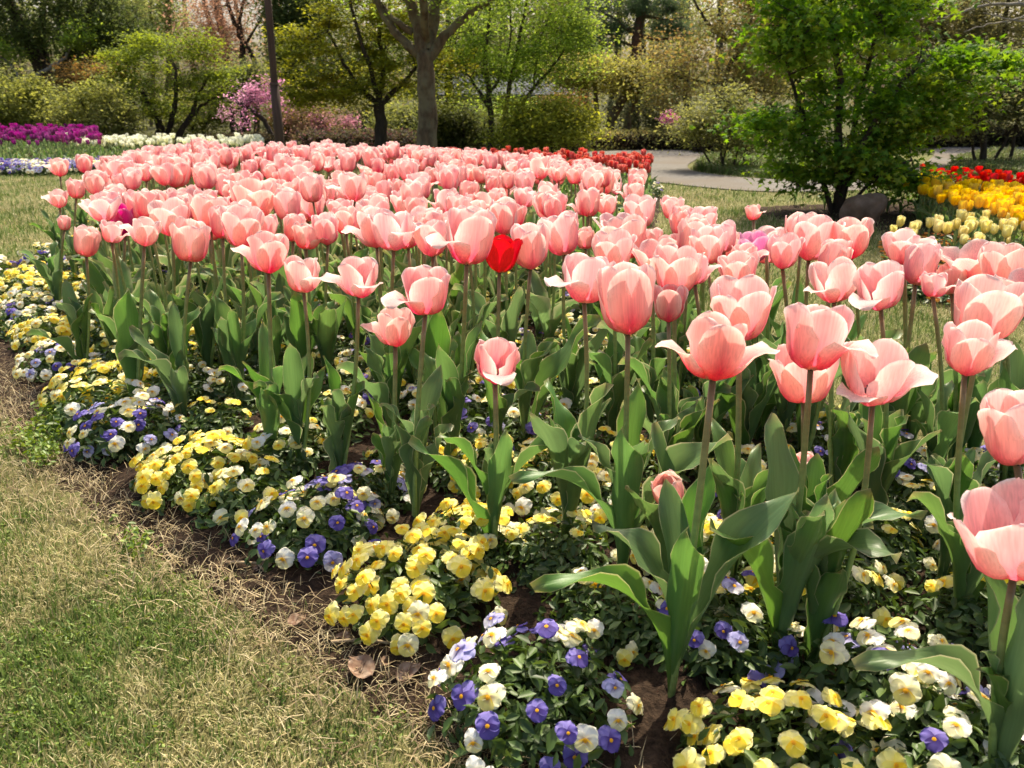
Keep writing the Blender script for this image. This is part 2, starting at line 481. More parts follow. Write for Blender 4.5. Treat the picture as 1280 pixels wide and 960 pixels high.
# ------------------------------------------------------------------ tulip pieces
PALETTES = {
    'pink': dict(pale=(0.90, 0.535, 0.495), rose=(0.77, 0.12, 0.22), edge=(0.95, 0.84, 0.78), inner=(0.89, 0.48, 0.45)),
    'red': dict(pale=(0.72, 0.02, 0.012), rose=(0.60, 0.008, 0.008), edge=(0.78, 0.04, 0.02), inner=(0.66, 0.012, 0.01)),
    'brick': dict(pale=(0.66, 0.09, 0.075), rose=(0.48, 0.02, 0.03), edge=(0.90, 0.45, 0.36), inner=(0.55, 0.04, 0.04)),
    'yellow': dict(pale=(0.92, 0.66, 0.025), rose=(0.90, 0.58, 0.015), edge=(0.94, 0.72, 0.06), inner=(0.91, 0.62, 0.015)),
    'cream': dict(pale=(0.88, 0.80, 0.36), rose=(0.84, 0.72, 0.22), edge=(0.92, 0.88, 0.58), inner=(0.86, 0.76, 0.28)),
    'white': dict(pale=(0.86, 0.86, 0.72), rose=(0.80, 0.82, 0.58), edge=(0.90, 0.90, 0.82), inner=(0.84, 0.84, 0.66)),
    'purple': dict(pale=(0.34, 0.05, 0.24), rose=(0.24, 0.02, 0.16), edge=(0.48, 0.12, 0.36), inner=(0.30, 0.03, 0.20)),
    'mauve': dict(pale=(0.68, 0.27, 0.44), rose=(0.52, 0.08, 0.26), edge=(0.85, 0.60, 0.68), inner=(0.60, 0.18, 0.36)),
    'magenta': dict(pale=(0.70, 0.10, 0.30), rose=(0.60, 0.03, 0.22), edge=(0.84, 0.40, 0.58), inner=(0.62, 0.05, 0.24)),
}

def petal(g, pal, phi, L, W, a0, a1, a2, sf, r0, outer, r, ns=12, nt=9, twist=0.0, ruff=1.0, roll=1.0):
    s = np.concatenate([np.linspace(0, 0.86, ns - 4), [0.92, 0.96, 0.985, 1.0]])
    al = a0 + (a1 - a0) * sstep(0, sf, s) + (a2 - a1) * sstep(sf * 0.92, 1.0, s)
    al = np.radians(al)
    ds = np.diff(s, prepend=0) * L
    rr = r0 + np.cumsum(np.cos(al) * ds); zz = np.cumsum(np.sin(al) * ds)
    w = np.where(s < 0.55, W * (0.30 + 0.70 * np.sqrt(np.clip(1 - (1 - s / 0.55) ** 2, 0, 1))), W * np.clip(1 - np.clip((s - 0.55) / 0.452, 0, 1) ** 2.6, 0, 1) ** 0.52)
    t = np.array([-1, -0.9, -0.66, -0.36, 0, 0.36, 0.66, 0.9, 1.0]) if nt == 9 else np.linspace(-1, 1, nt)
    Rc = np.maximum(np.abs(rr) * (1.02 if outer else 1.1), 0.014) * (1 + 1.4 * sstep(0.55, 1.0, s) * roll)
    th = np.clip(t[None, :] * (w / Rc)[:, None], -1.5, 1.5)
    inx, inz = -np.sin(al), np.cos(al)
    sag = Rc[:, None] * (1 - np.cos(th))
    f1, f2, p1, p2 = r.uniform(2.2, 3.4), r.uniform(4, 6), r.uniform(0, 6.3), r.uniform(0, 6.3)
    ruf = ruff * (0.0030 * np.sin(s * 2 * PI * f1 + p1)[:, None] * np.abs(t) ** 3 * np.sign(t) + 0.0016 * np.sin(s * 2 * PI * f2 + p2)[:, None] * np.abs(t) ** 4) * sstep(0.3, 0.8, s)[:, None]
    rib = -0.0011 * np.exp(-(t / 0.12) ** 2)[None, :] * sstep(0.05, 0.4, s)[:, None]
    off = sag + ruf + rib
    rad = rr[:, None] + inx[:, None] * off
    hz = zz[:, None] + inz[:, None] * off
    notch = -0.0028 * np.exp(-(t / 0.25) ** 2) * r.uniform(-0.6, 0.9)
    hz = hz + notch[None, :] * sstep(0.93, 1, s)[:, None]
    lat = Rc[:, None] * np.sin(th) + twist * s[:, None] ** 2 * L
    c, sn = math.cos(phi), math.sin(phi)
    V = np.stack([rad * c - lat * sn, rad * sn + lat * c, hz], -1).reshape(-1, 3)
    S, T = np.meshgrid(s, np.abs(t), indexing='ij')
    cs = np.exp(-(T / 0.36) ** 2) * (1 - 0.85 * sstep(0.25, 0.9, S))
    base = (1 - sstep(0.0, 0.58, S)) * 0.85
    k = np.clip(0.85 * cs + base, 0, 1) * (1.0 if outer else 0.75)
    col = lerp(pal['pale'] if outer else pal['inner'], pal['rose'], k)
    e = np.clip(sstep(0.42, 1.0, T) * 0.85 * sstep(0.1, 0.5, S) + sstep(0.9, 1.0, S) * 0.75, 0, 1)
    col = lerp(col, pal['edge'], e * 0.8)
    col = lerp(col, np.array([0.80, 0.74, 0.45]), (1 - sstep(0.0, 0.06 if outer else 0.22, S)) * 0.65)
    g.add(V, grid_faces(len(s), len(t)), col.reshape(-1, 3))

def bloom_mesh(name, kind, seed, pal, ns=12, nt=9):
    """A flower of six petals on the stem tip; width about 0.1 m; a lolling petal points to local +x."""
    r = random.Random(seed)
    g = Geo()
    az_o = [0, 2 * PI / 3, 4 * PI / 3]
    flop = {}
    if kind == 'G': a1, a2 = 88, 100
    elif kind == 'O': a1, a2 = 80, 84
    elif kind == 'W': a1, a2 = 64, 52
    elif kind == 'B': a1, a2 = 88, 112
    elif kind == 'F':
        a1, a2 = 84, 92
        flop = {0: (62, -18, 0.46)}
    elif kind == 'f':
        a1, a2 = 84, 90
        flop = {0: (62, 5, 0.62)}
    elif kind == 'D':
        a1, a2 = 84, 92
        az_o = [0, PI, 1.5 * PI]
        flop = {0: (56, 0, 0.60), 1: (58, -5, 0.62)}
    elif kind == 'E':
        a1, a2 = 80, 86
        flop = {0: (52, 0, 0.5), 1: (60, 5, 0.62)}
    L = 0.104 if kind != 'B' else 0.085
    W = 0.036 if kind != 'B' else 0.030
    az_i = [(az_o[i] + (az_o[(i + 1) % 3] + (2 * PI if i == 2 else 0))) / 2 for i in range(3)]
    for i, p in enumerate(az_i):
        petal(g, pal, p + r.uniform(-.12, .12), L * r.uniform(0.97, 1.06), W * 1.06, 8, a1 + r.uniform(-3, 3), a2 + r.uniform(-4, 6), 0.62, 0.001, False, r, ns, nt, ruff=0.9)
    for i, p in enumerate(az_o):
        A1, A2, sf = flop.get(i, (a1 - 1 + r.uniform(-5, 2), a2 + r.uniform(-12, 3), 0.62))
        petal(g, pal, p + (r.uniform(-.12, .12) if i not in flop else 0), L * r.uniform(0.97, 1.04) * (0.98 if i in flop else 1), W * r.uniform(0.96, 1.08), 2, A1, A2, sf, 0.004, True, r, ns, nt,
              twist=r.uniform(-.05, .05), ruff=1.3 if i in flop else 1.0, roll=1.6 if i in flop else 1.0)
    # pistil and stamens hidden in the cup
    V, F = tube([(0, 0, 0.0), (0, 0, 0.03)], [0.004, 0.004], 6); g.add(V, F, (0.45, 0.5, 0.2))
    for k in range(6):
        a = k * PI / 3
        V, F = tube([(0.006 * math.cos(a), 0.006 * math.sin(a), 0), (0.012 * math.cos(a), 0.012 * math.sin(a), 0.025)], [0.0015, 0.003], 4); g.add(V, F, (0.10, 0.06, 0.08))
    return g.mesh(name, [M_PETAL])

def stem_mesh(seed):
    r = random.Random(seed)
    b = r.uniform(0.006, 0.02); a = r.uniform(0, 6.3)
    t = np.linspace(0, 1, 9)
    k = np.sin(t * PI) * b
    P = np.stack([k * math.cos(a), k * math.sin(a), t], 1)
    V, F = tube(P, np.linspace(0.0050, 0.0040, 9) * r.uniform(0.9, 1.1), 7)
    tt = np.clip(V[:, 2], 0, 1)
    col = lerp((0.24, 0.34, 0.10), (0.29, 0.20, 0.10), sstep(0.5, 1.0, tt))
    return Geo().add(V, F, col).mesh("tulip_stem", [M_STEM])

def leaf_geo(seed, nr=18, lowres=False, bend=None, length=None):
    """A broad wavy tulip leaf that clasps the stem at the origin and arches towards local +x."""
    r = random.Random(seed)
    L = r.uniform(0.20, 0.29); W = r.uniform(0.028, 0.040)
    b0 = r.uniform(74, 86); b1 = r.choice([r.uniform(55, 78), r.uniform(30, 60), r.uniform(0, 35), r.uniform(-45, 0)])
    if bend is not None: b1 = bend
    if length: L = length
    nr = 10 if lowres else nr
    s = np.linspace(0, 1, nr)
    be = np.radians(b0 + (b1 - b0) * s ** 1.7)
    ds = L / (nr - 1)
    x = 0.004 + np.concatenate([[0], np.cumsum(np.cos(be[:-1]) * ds)]); z = np.concatenate([[0], np.cumsum(np.sin(be[:-1]) * ds)])
    w = W * (0.34 + 0.66 * np.sin(np.clip(s / 0.8, 0, 1) * PI / 2) ** 1.2) * np.clip(1 - s ** 4.0, 0, 1) ** 0.75
    w = np.maximum(w, 0.0006)
    t = np.array([-1, -0.6, 0, 0.6, 1]) if lowres else np.array([-1, -0.94, -0.75, -0.42, -0.1, 0.1, 0.42, 0.75, 0.94, 1])
    fold = np.radians(r.uniform(48, 62) * (1 - s) ** 0.8 + r.uniform(10, 24))
    tw = r.uniform(-0.7, 0.7) * s ** 1.5
    f, p = r.uniform(2.2, 3.6), r.uniform(0, 6.3)
    amp = r.uniform(0.008, 0.020) * sstep(0.15, 0.5, s) * (1 - 0.3 * s)
    up_x, up_z = -np.sin(be), np.cos(be)
    T, S = np.meshgrid(t, s)
    aT = np.abs(T)
    lat = w[:, None] * np.sign(T) * aT * np.cos(fold[:, None] * aT ** 0.7)
    nrm = w[:, None] * aT * np.sin(fold[:, None] * aT ** 0.7)
    q = np.where(T > 0, 0.0, 1.9)
    wave = amp[:, None] * np.sin(S * 2 * PI * f + p + q) * aT ** 2.2
    nrm = nrm + wave
    c, sn = np.cos(tw)[:, None], np.sin(tw)[:, None]
    lat, nrm = lat * c - nrm * sn, lat * sn + nrm * c
    V = np.stack([x[:, None] + up_x[:, None] * nrm, lat, z[:, None] + up_z[:, None] * nrm], -1).reshape(-1, 3)
    g0 = np.array((0.090, 0.178, 0.055)) * r.uniform(0.85, 1.25)
    col = np.tile(g0, (V.shape[0], 1)).reshape(len(s), len(t), 3)
    col = lerp(col, np.array((0.13, 0.20, 0.05)), (1 - sstep(0, 0.35, S)) * 0.6)
    col = lerp(col, col * 1.25, np.exp(-(T / 0.12) ** 2) * 0.5)
    col = lerp(col, np.array((0.55, 0.52, 0.30)), sstep(0.94, 1.0, aT) * (0.4 if lowres else 0.75))
    col = lerp(col, np.array((0.45, 0.26, 0.16)), sstep(0.98, 1.0, S) * 0.3)
    return Geo().add(V, grid_faces(len(s), len(t)), col.reshape(-1, 3))

STEMS = [stem_mesh(i) for i in range(8)]
LEAVES = [leaf_geo(100 + i).mesh("tulip_leaf", [M_TLEAF]) for i in range(16)]
SHAPED = {'arch': leaf_geo(141, bend=-28, length=0.33).mesh("tulip_leaf", [M_TLEAF]), 'up': leaf_geo(142, bend=76, length=0.30).mesh("tulip_leaf", [M_TLEAF]),
          'lean': leaf_geo(143, bend=30, length=0.31).mesh("tulip_leaf", [M_TLEAF]), 'low': leaf_geo(144, bend=-10, length=0.27).mesh("tulip_leaf", [M_TLEAF])}
def tuft(seed):
    g = Geo(); r = random.Random(seed)
    a = r.uniform(0, 6.3)
    for k in range(4):
        M = Matrix.Translation((0, 0, r.uniform(0, 0.04))) @ Matrix.Rotation(a + k * 2.1 + r.uniform(-.4, .4), 4, 'Z') @ Matrix.Scale(r.uniform(0.85, 1.15), 4)
        g.merge(leaf_geo(seed * 7 + k, lowres=True), M)
    return g
TUFTS = [tuft(200 + i).mesh("tulip_foliage", [M_TLEAF]) for i in range(8)]
KINDS = {'G': 5, 'O': 5, 'F': 4, 'f': 5, 'D': 3, 'E': 3, 'W': 3, 'B': 2}
BLOOMS = {k: [bloom_mesh("tulip_bloom", k, 31 * i + ord(k), PALETTES['pink']) for i in range(n)] for k, n in KINDS.items()}
OPEN_WORDS = {'G': 'closed goblet bloom', 'O': 'open cup bloom', 'F': 'one petal flopped down', 'f': 'one petal flared out', 'D': 'two petals spread like wings', 'E': 'two loose petals', 'W': 'wide blown bloom', 'B': 'small tight bud'}

rr = random.Random(5)
TULIPS = []      # (root, base, kind, own label)

def tulip(base, top, kind, size, face=None, near=True, name='pink_tulip', blooms=None, label=None, nleaf=None, tilt=None, cat='tulip', group='pink tulips in the big bed', lscale=1.0):
    base, top = Vector(base), Vector(top)
    v = top - base
    root = empty(name, base, label, cat, group)
    q = Vector((0, 0, 1)).rotation_difference(v.normalized())
    st = link("stem", rr.choice(STEMS), root)
    st.rotation_mode = 'QUATERNION'
    st.rotation_quaternion = q @ Quaternion((0, 0, 1), rr.uniform(-0.5, 0.5))
    st.scale = (1, 1, v.length + 0.003)
    bl = link("bloom", rr.choice((blooms or BLOOMS)[kind]), root, loc=v)
    az = rr.uniform(0, 6.3) if face is None else face + rr.uniform(-.12, .12)
    if tilt is None:
        tilt = (rr.uniform(-.14, .14), rr.uniform(-.16, .10))       # lean to x, lean to y
    qt = Vector((0, 0, 1)).rotation_difference(Vector((v.x / v.length * 0.8 + tilt[0], v.y / v.length * 0.8 + tilt[1], 1)).normalized())
    bl.rotation_mode = 'QUATERNION'
    bl.rotation_quaternion = qt @ Quaternion((0, 0, 1), az)
    s = size / 0.1
    bl.scale = (s, s, s * (rr.uniform(0.98, 1.08) if face is not None or size > 0.1025 else rr.uniform(1.04, 1.20)))
    if near:
        a = rr.uniform(0, 6.3)
        for k in range(nleaf if nleaf is not None else rr.choice((4, 4, 5))):
            lf = link("leaf", rr.choice(LEAVES), root)
            zf = 0.02 * k
            lf.location = v * (zf / max(v.length, .1)) if k else (0, 0, 0)
            lf.rotation_euler = (0, rr.uniform(-.12, .12), a + k * 2.2 + rr.uniform(-.4, .4))
            sc = rr.uniform(0.85, 1.2) * lscale * (1.05 - 0.08 * k)
            lf.scale = (sc, sc * rr.uniform(0.9, 1.15), sc)
    else:
        lf = link("foliage", rr.choice(TUFTS), root)
        lf.rotation_euler = (0, 0, rr.uniform(0, 6.3))
        sc = rr.uniform(0.85, 1.15) * lscale
        lf.scale = (sc, sc, sc)
    return root

# blooms one can tell apart in the photo: centre x, y, width (photo pixels), shape, where the loose petal points, foot x, y when its stem shows it
Rt, Lt, Fr, Bk = 0.0, PI, 1.5 * PI, 0.5 * PI
FR, FL = 1.75 * PI, 1.25 * PI
HERO = [
    (619, 455, 76, 'F', Fr, 617, 705), (495, 413, 64, 'f', Lt, 488, 640), (533, 367, 84, 'F', FL, 519, 660), (786, 385, 86, 'G', None, 776, 740), (732, 352, 86, 'F', FL, 706, 690),
    (895, 443, 116, 'D', Rt, 838, 880), (1017, 428, 112, 'F', FR, 968, 838), (1097, 474, 112, 'E', FL, 1010, 850), (1005, 472, 80, 'O', None, 1000, 770), (925, 396, 78, 'O', None, 910, 760),
    (1230, 395, 92, 'O', None, 1172, 745), (1207, 442, 84, 'f', Rt, 1196, 800), (1268, 548, 92, 'G', None, 1290, 930), (1272, 676, 130, 'O', None, 1238, 1010), (1102, 362, 80, 'F', FL, 1085, 690),
    (1043, 356, 78, 'E', FL, 1040, 660), (1012, 303, 58, 'O', None, 996, 560), (1064, 303, 54, 'O', None, 1062, 570), (1130, 312, 58, 'f', Rt, 1128, 590), (1166, 358, 44, 'f', FR, 1160, 640),
    (1212, 330, 66, 'W', None, 1210, 610), (1252, 336, 60, 'O', None, 1250, 640), (1286, 362, 70, 'W', None, 1290, 690), (1190, 352, 50, 'f', Lt, 1185, 610),
    (450, 350, 74, 'E', Lt, 425, 620), (380, 347, 60, 'f', FR, 376, 600), (335, 320, 68, 'f', Lt, 343, 590), (239, 305, 56, 'G', None, 232, 545), (181, 293, 46, 'f', Lt, 172, 520), (108, 306, 38, 'G', None, 107, 478),
    (139, 292, 36, 'f', Rt, 150, 470), (75, 250, 30, 'f', Lt, 74, 388), (75, 211, 30, 'f', Lt, 78, 338), (105, 207, 24, 'G', None, 108, 322), (95, 238, 26, 'G', None, 98, 366), (81, 279, 22, 'B', None, 76, 402),
    (585, 302, 90, 'F', FL, 566, 610), (664, 314, 58, 'G', None, 655, 570), (704, 298, 54, 'O', None, 715, 540), (492, 291, 70, 'f', FR, 495, 560), (541, 302, 48, 'O', None, 545, 565),
    (444, 236, 50, 'f', Lt, 438, 430), (264, 268, 52, 'O', None, 262, 480), (216, 275, 50, 'O', None, 212, 490), (148, 250, 36, 'G', None, 152, 420), (124, 258, 34, 'f', Lt, 132, 415),
    (320, 252, 58, 'O', None, 322, 450), (362, 258, 42, 'G', None, 365, 450), (302, 290, 52, 'O', None, 300, 520), (382, 297, 46, 'f', Rt, 384, 500), (410, 290, 40, 'G', None, 412, 500),
    (732, 300, 28, 'G', None, 735, 430), (629, 278, 32, 'O', None, 632, 430), (655, 248, 36, 'f', Rt, 655, 400), (600, 262, 38, 'O', None, 602, 420), (690, 262, 32, 'O', None, 690, 400),
    (729, 259, 32, 'f', Lt, 728, 400), (754, 257, 28, 'f', Rt, 752, 398), (789, 242, 30, 'f', Lt, 787, 378), (800, 268, 44, 'O', None, 802, 440), (784, 300, 62, 'O', None, 778, 520), (770, 285, 44, 'W', None, 770, 470),
    (840, 263, 28, 'O', None, 842, 430), (942, 267, 26, 'f', FR, 938, 472), (843, 345, 60, 'O', None, 838, 620), (868, 340, 52, 'f', Rt, 872, 610), (836, 384, 48, 'G', None, 832, 640),
    (905, 300, 50, 'f', FL, 898, 540), (880, 278, 38, 'O', None, 880, 490), (884, 312, 46, 'O', None, 886, 560), (932, 322, 44, 'f', Rt, 930, 580), (978, 320, 42, 'O', None, 976, 575), (925, 345, 48, 'O', None, 925, 600),
    (815, 325, 52, 'W', None, 812, 560), (765, 320, 54, 'O', None, 765, 570), (958, 300, 34, 'W', None, 955, 540),
    (150, 215, 34, 'O', None, 160, 350), (220, 218, 40, 'G', None, 222, 350), (180, 200, 30, 'f', Rt, 190, 320), (250, 188, 26, 'G', None, 252, 268), (375, 218, 34, 'O', None, 372, 352),
]
hero_xy = []
SET_LEAVES = {5: [('arch', 3.35, 1.0), ('up', 4.5, 0.95), ('lean', 0.25, 1.0), ('low', 2.6, 0.9), ('up', 0.9, 0.9)], 6: [('up', 4.9, 1.05), ('lean', 3.6, 0.95), ('arch', 0.1, 0.95), ('low', 5.5, 0.95), ('up', 2.0, 1.0)],
              3: [('up', 4.4, 1.1), ('arch', 3.3, 0.95), ('lean', 5.9, 1.0), ('up', 1.2, 1.0)], 0: [('lean', 3.2, 0.9), ('up', 5.2, 0.85), ('arch', 0.15, 0.85)], 13: [('arch', 3.2, 1.0), ('up', 4.0, 1.1), ('up', 2.4, 1.0)]}
for i, h in enumerate(HERO):
    cx, cy, w, k, face, bx, by = h
    base = at(bx, by)
    # centre of the bloom stands above the foot, a little scatter in depth from the lean of the stem
    Y = base.y + rr.uniform(-.012, .012)
    zc = CAM_H - Y * math.tan(dep(cy))
    c = on(cx, Y, zc)
    size = w / FPX * fwd_depth(Y, zc) * (0.73 if k in 'DE' else 0.80 if k in 'FfW' else 0.98)
    hh = size * 0.40
    lean = (c - base).normalized()
    top = c - lean * hh
    t = tulip(base + Vector((0, 0, 0.012)), top, k, size, face, near=True, nleaf=8 if base.y < 1.4 else 6, lscale=min(1.1, max(0.8, zc / 0.46)))
    if i in SET_LEAVES:
        lv = [c for c in t.children if c.name.startswith("leaf")]
        for c, (sh, azi, sc) in zip(lv, SET_LEAVES[i]):
            c.data = SHAPED[sh]; c.rotation_euler = (0, 0, azi); c.scale = (sc, sc, sc)
    TULIPS.append((t, base, k, None))
    hero_xy.append(base[:2])

# the crowd of blooms behind the front rows
ENV = [(40, 175, 222), (120, 172, 262), (200, 172, 280), (300, 172, 290), (420, 172, 300), (520, 172, 300), (620, 178, 285), (700, 185, 262), (770, 196, 262), (800, 205, 250), (812, 999, 0)]
fill = []
cand = np.random.default_rng(77)
lo, hi = BED.min(0), BED.max(0)
gpts = [np.array(p) for p in hero_xy]
tries = 0
pink_limit_y = 6.1
for it in range(42000):
    p = np.array([cand.uniform(lo[0], hi[0]), cand.uniform(lo[1], pink_limit_y)])
    hgt = cand.uniform(0.35, 0.46)
    px, py = pix((p[0], p[1], hgt + 0.03))
    if px < 40 or px > 1330:
        continue
    if px < 812:
        xs = [e[0] for e in ENV]
        ymax = np.interp(px, xs, [e[2] for e in ENV])
        if py > ymax or py < np.interp(px, [40, 118, 135, 230, 480, 560, 700, 800], [230, 218, 205, 189, 188, 196, 206, 229]):
            continue
        if px < 118 + max(0, py - 225) * 0.2 and py < 255:
            continue
        if 690 < px and 225 < py < 300 and cand.random() < 0.6:
            continue
    else:
        if not (268 < py < 345 and p[1] < 2.9):
            continue
    if not inside(BED, p[None])[0] or edge_dist(BED, p[None])[0] < 0.06:
        continue
    dmin = 0.116 if p[1] < 3.2 else 0.123
    if any(abs(p[0] - g_[0]) < dmin and np.hypot(*(p - g_)) < dmin for g_ in gpts):
        continue
    gpts.append(p)
    fill.append((p[0], p[1], hgt))
fill.sort(key=lambda f: f[1])
n_ind = 300 - len(HERO)
print("heroes", len(HERO), "fill", len(fill))
for f in fill[:n_ind]:
    k = rr.choices('GOfFEDWB', (52, 20, 13, 5, 3, 2, 2, 4))[0]
    base = Vector((f[0], f[1], 0.012))
    top = Vector((f[0] + rr.uniform(-.02, .02), f[1] + rr.uniform(-.02, .02), f[2]))
    t = tulip(base, top, k, rr.uniform(0.070, 0.098), None, near=f[1] < 2.3)
    TULIPS.append((t, base, k, None))
# what is left of the crowd at the far end
if len(fill) > n_ind:
    g = Geo()
    far_bloom = []
    def geo_of(me, mi):
        V = np.zeros(len(me.vertices) * 3, np.float32); me.vertices.foreach_get("co", V)
        C = np.zeros(len(me.vertices) * 4, np.float32); me.attributes["pc"].data.foreach_get("color", C)
        q = [p.vertices[:] for p in me.polygons]
        G_ = Geo()
        G_.add(V.reshape(-1, 3), [np.array([p for p in q if len(p) == 4]).reshape(-1, 4), np.array([p for p in q if len(p) == 3]).reshape(-1, 3)], C.reshape(-1, 4)[:, :3], mi)
        return G_
    bg = [geo_of(bloom_mesh("far_bloom", k, 9 + i, PALETTES['pink'], ns=8, nt=5), 0) for i, k in enumerate('GOfO')]
    tg = [geo_of(TUFTS[i], 1) for i in range(3)]
    sg = [geo_of(STEMS[i], 2) for i in range(2)]
    for f in fill[n_ind:]:
        z = f[2]
        s = rr.uniform(0.85, 1.1)
        Q = Matrix.Translation((f[0], f[1], z)) @ Euler((rr.uniform(-.15, .15), rr.uniform(-.15, .15), rr.uniform(0, 6))).to_matrix().to_4x4() @ Matrix.Scale(s, 4)
        g.merge(rr.choice(bg), Q)
        g.merge(rr.choice(tg), Matrix.Translation((f[0], f[1], 0.01)) @ Matrix.Rotation(rr.uniform(0, 6), 4, 'Z'))
        g.merge(rr.choice(sg), Matrix.Translation((f[0], f[1], 0.01)) @ Matrix.Diagonal((1, 1, z, 1)))
    link("tulip_mass", g.mesh("tulip_mass", [M_PETAL, M_TLEAF, M_STEM]), kind="stuff", label="farthest pink tulips of the big bed merging into one mass", cat="tulips")

# ------------------------------------------------------------------ labels of the tulips: what stands behind each in the view, and how near it is
MARKS = [(60, "the purple tulip bed"), (115, "the rust shrub"), (170, "the white tulip strip"), (235, "the twin-stemmed bright tree"), (290, "the dark round tree"), (335, "the magenta azalea"), (375, "the leaning pole"),
         (425, "the dark evergreen"), (500, "the yellow-green maple trunk"), (560, "the thick forked trunk"), (605, "the dark leafy shrub"), (660, "the three-stemmed tree"), (725, "the yellow-green round shrub"),
         (780, "the crooked plum trunk"), (850, "the clipped hedge"), (920, "the thin-stemmed olive shrub"), (985, "the maple's ragged side"), (1045, "the green maple's middle"),
         (1105, "the boulder"), (1165, "the cream tulips"), (1225, "the yellow tulips"), (9999, "the grey shrub")]
ORD = ["nearest", "second nearest", "third nearest", "fourth nearest", "fifth nearest", "sixth nearest", "seventh nearest", "eighth nearest", "ninth nearest", "tenth nearest", "eleventh nearest", "twelfth nearest",
       "thirteenth nearest", "fourteenth nearest", "fifteenth nearest", "sixteenth nearest", "seventeenth nearest", "eighteenth nearest", "nineteenth nearest", "twentieth nearest", "twenty-first nearest", "twenty-second nearest",
       "twenty-third nearest", "twenty-fourth nearest", "twenty-fifth nearest", "twenty-sixth nearest", "twenty-seventh nearest", "twenty-eighth nearest", "twenty-ninth nearest", "thirtieth nearest", "thirty-first nearest", "thirty-second nearest", "thirty-third nearest", "thirty-fourth nearest"]

def mark_of(v):
    px, _ = pix(v)
    return next(m for x, m in MARKS if px < x)

def label_in_line(items, fmt):
    """items: (object, view point, extra words); the rank is by nearness within one line of sight."""
    by = {}
    for it in items:
        by.setdefault(mark_of(it[1]), []).append(it)
    for m, L in by.items():
        L.sort(key=lambda it: it[1][1])
        for i, it in enumerate(L):
            it[0]["label"] = fmt(ORD[min(i, len(ORD) - 1)], m, it[2])
bloom_at = lambda t: t.location + next(c.location for c in t.children if c.name.startswith("bloom"))
label_in_line([(t, bloom_at(t), OPEN_WORDS[k]) for t, b, k, l in TULIPS], lambda o, m, e: f"pink tulip, {e}, {o} in line with {m}")

# the odd ones among the pink
for nm, col, (bx, by, cx, cy, w), kk, lab in (
        ("red_tulip", 'red', (622, 585, 624, 322, 48), 'O', "single bright red tulip among the pink ones of the big bed"),
        ("magenta_tulip", 'magenta', (150, 440, 154, 280, 38), 'O', "magenta tulip opened wide behind the pink front tulips at the bed's corner"),
        ("mauve_tulip", 'mauve', (944, 560, 944, 312, 40), 'O', "small mauve pink tulip among pale pink ones before the green maple")):
    bl = {kk: [bloom_mesh("tulip_bloom", kk, 900, PALETTES[col])]}
    b = at(bx, by); z = CAM_H - b.y * math.tan(dep(cy)); c = on(cx, b.y, z)
    s = w / FPX * fwd_depth(b.y, z)
    tulip(b, c - Vector((0, 0, s * 0.4)), kk, s, None, name=nm, blooms=bl, label=lab, group=None)
# two short nodding double ones low among the leaves
for bx, by, cx, cy, w, lab in ((836, 770, 843, 612, 46, "short pale pink tulip bud lolling low among the leaves behind a thick stem"), (1018, 735, 1013, 580, 34, "small crumpled pink tulip bud low between two stems")):
    b = at(bx, by); z = CAM_H - b.y * math.tan(dep(cy)); c = on(cx, b.y, z)
    s = w / FPX * fwd_depth(b.y, z) * 1.25
    tulip(b, c - Vector((0, 0, s * 0.4)), 'B', s, None, label=lab, group=None, nleaf=2, tilt=(-0.35, -0.2))

# ------------------------------------------------------------------ pansies
PCOL = {
    'yellow': ((0.92, 0.83, 0.20), (0.92, 0.74, 0.07), (0.93, 0.87, 0.33)),
    'cream': ((0.90, 0.87, 0.52), (0.90, 0.80, 0.26), (0.92, 0.90, 0.66)),
    'white': ((0.88, 0.87, 0.74), (0.88, 0.84, 0.50), (0.90, 0.90, 0.84)),
    'violet': ((0.20, 0.16, 0.48), (0.14, 0.10, 0.38), (0.26, 0.22, 0.55)),
    'lavender': ((0.52, 0.51, 0.74), (0.74, 0.73, 0.78), (0.42, 0.41, 0.70)),
    'rust': ((0.45, 0.14, 0.02), (0.55, 0.24, 0.03), (0.30, 0.06, 0.015)),
}

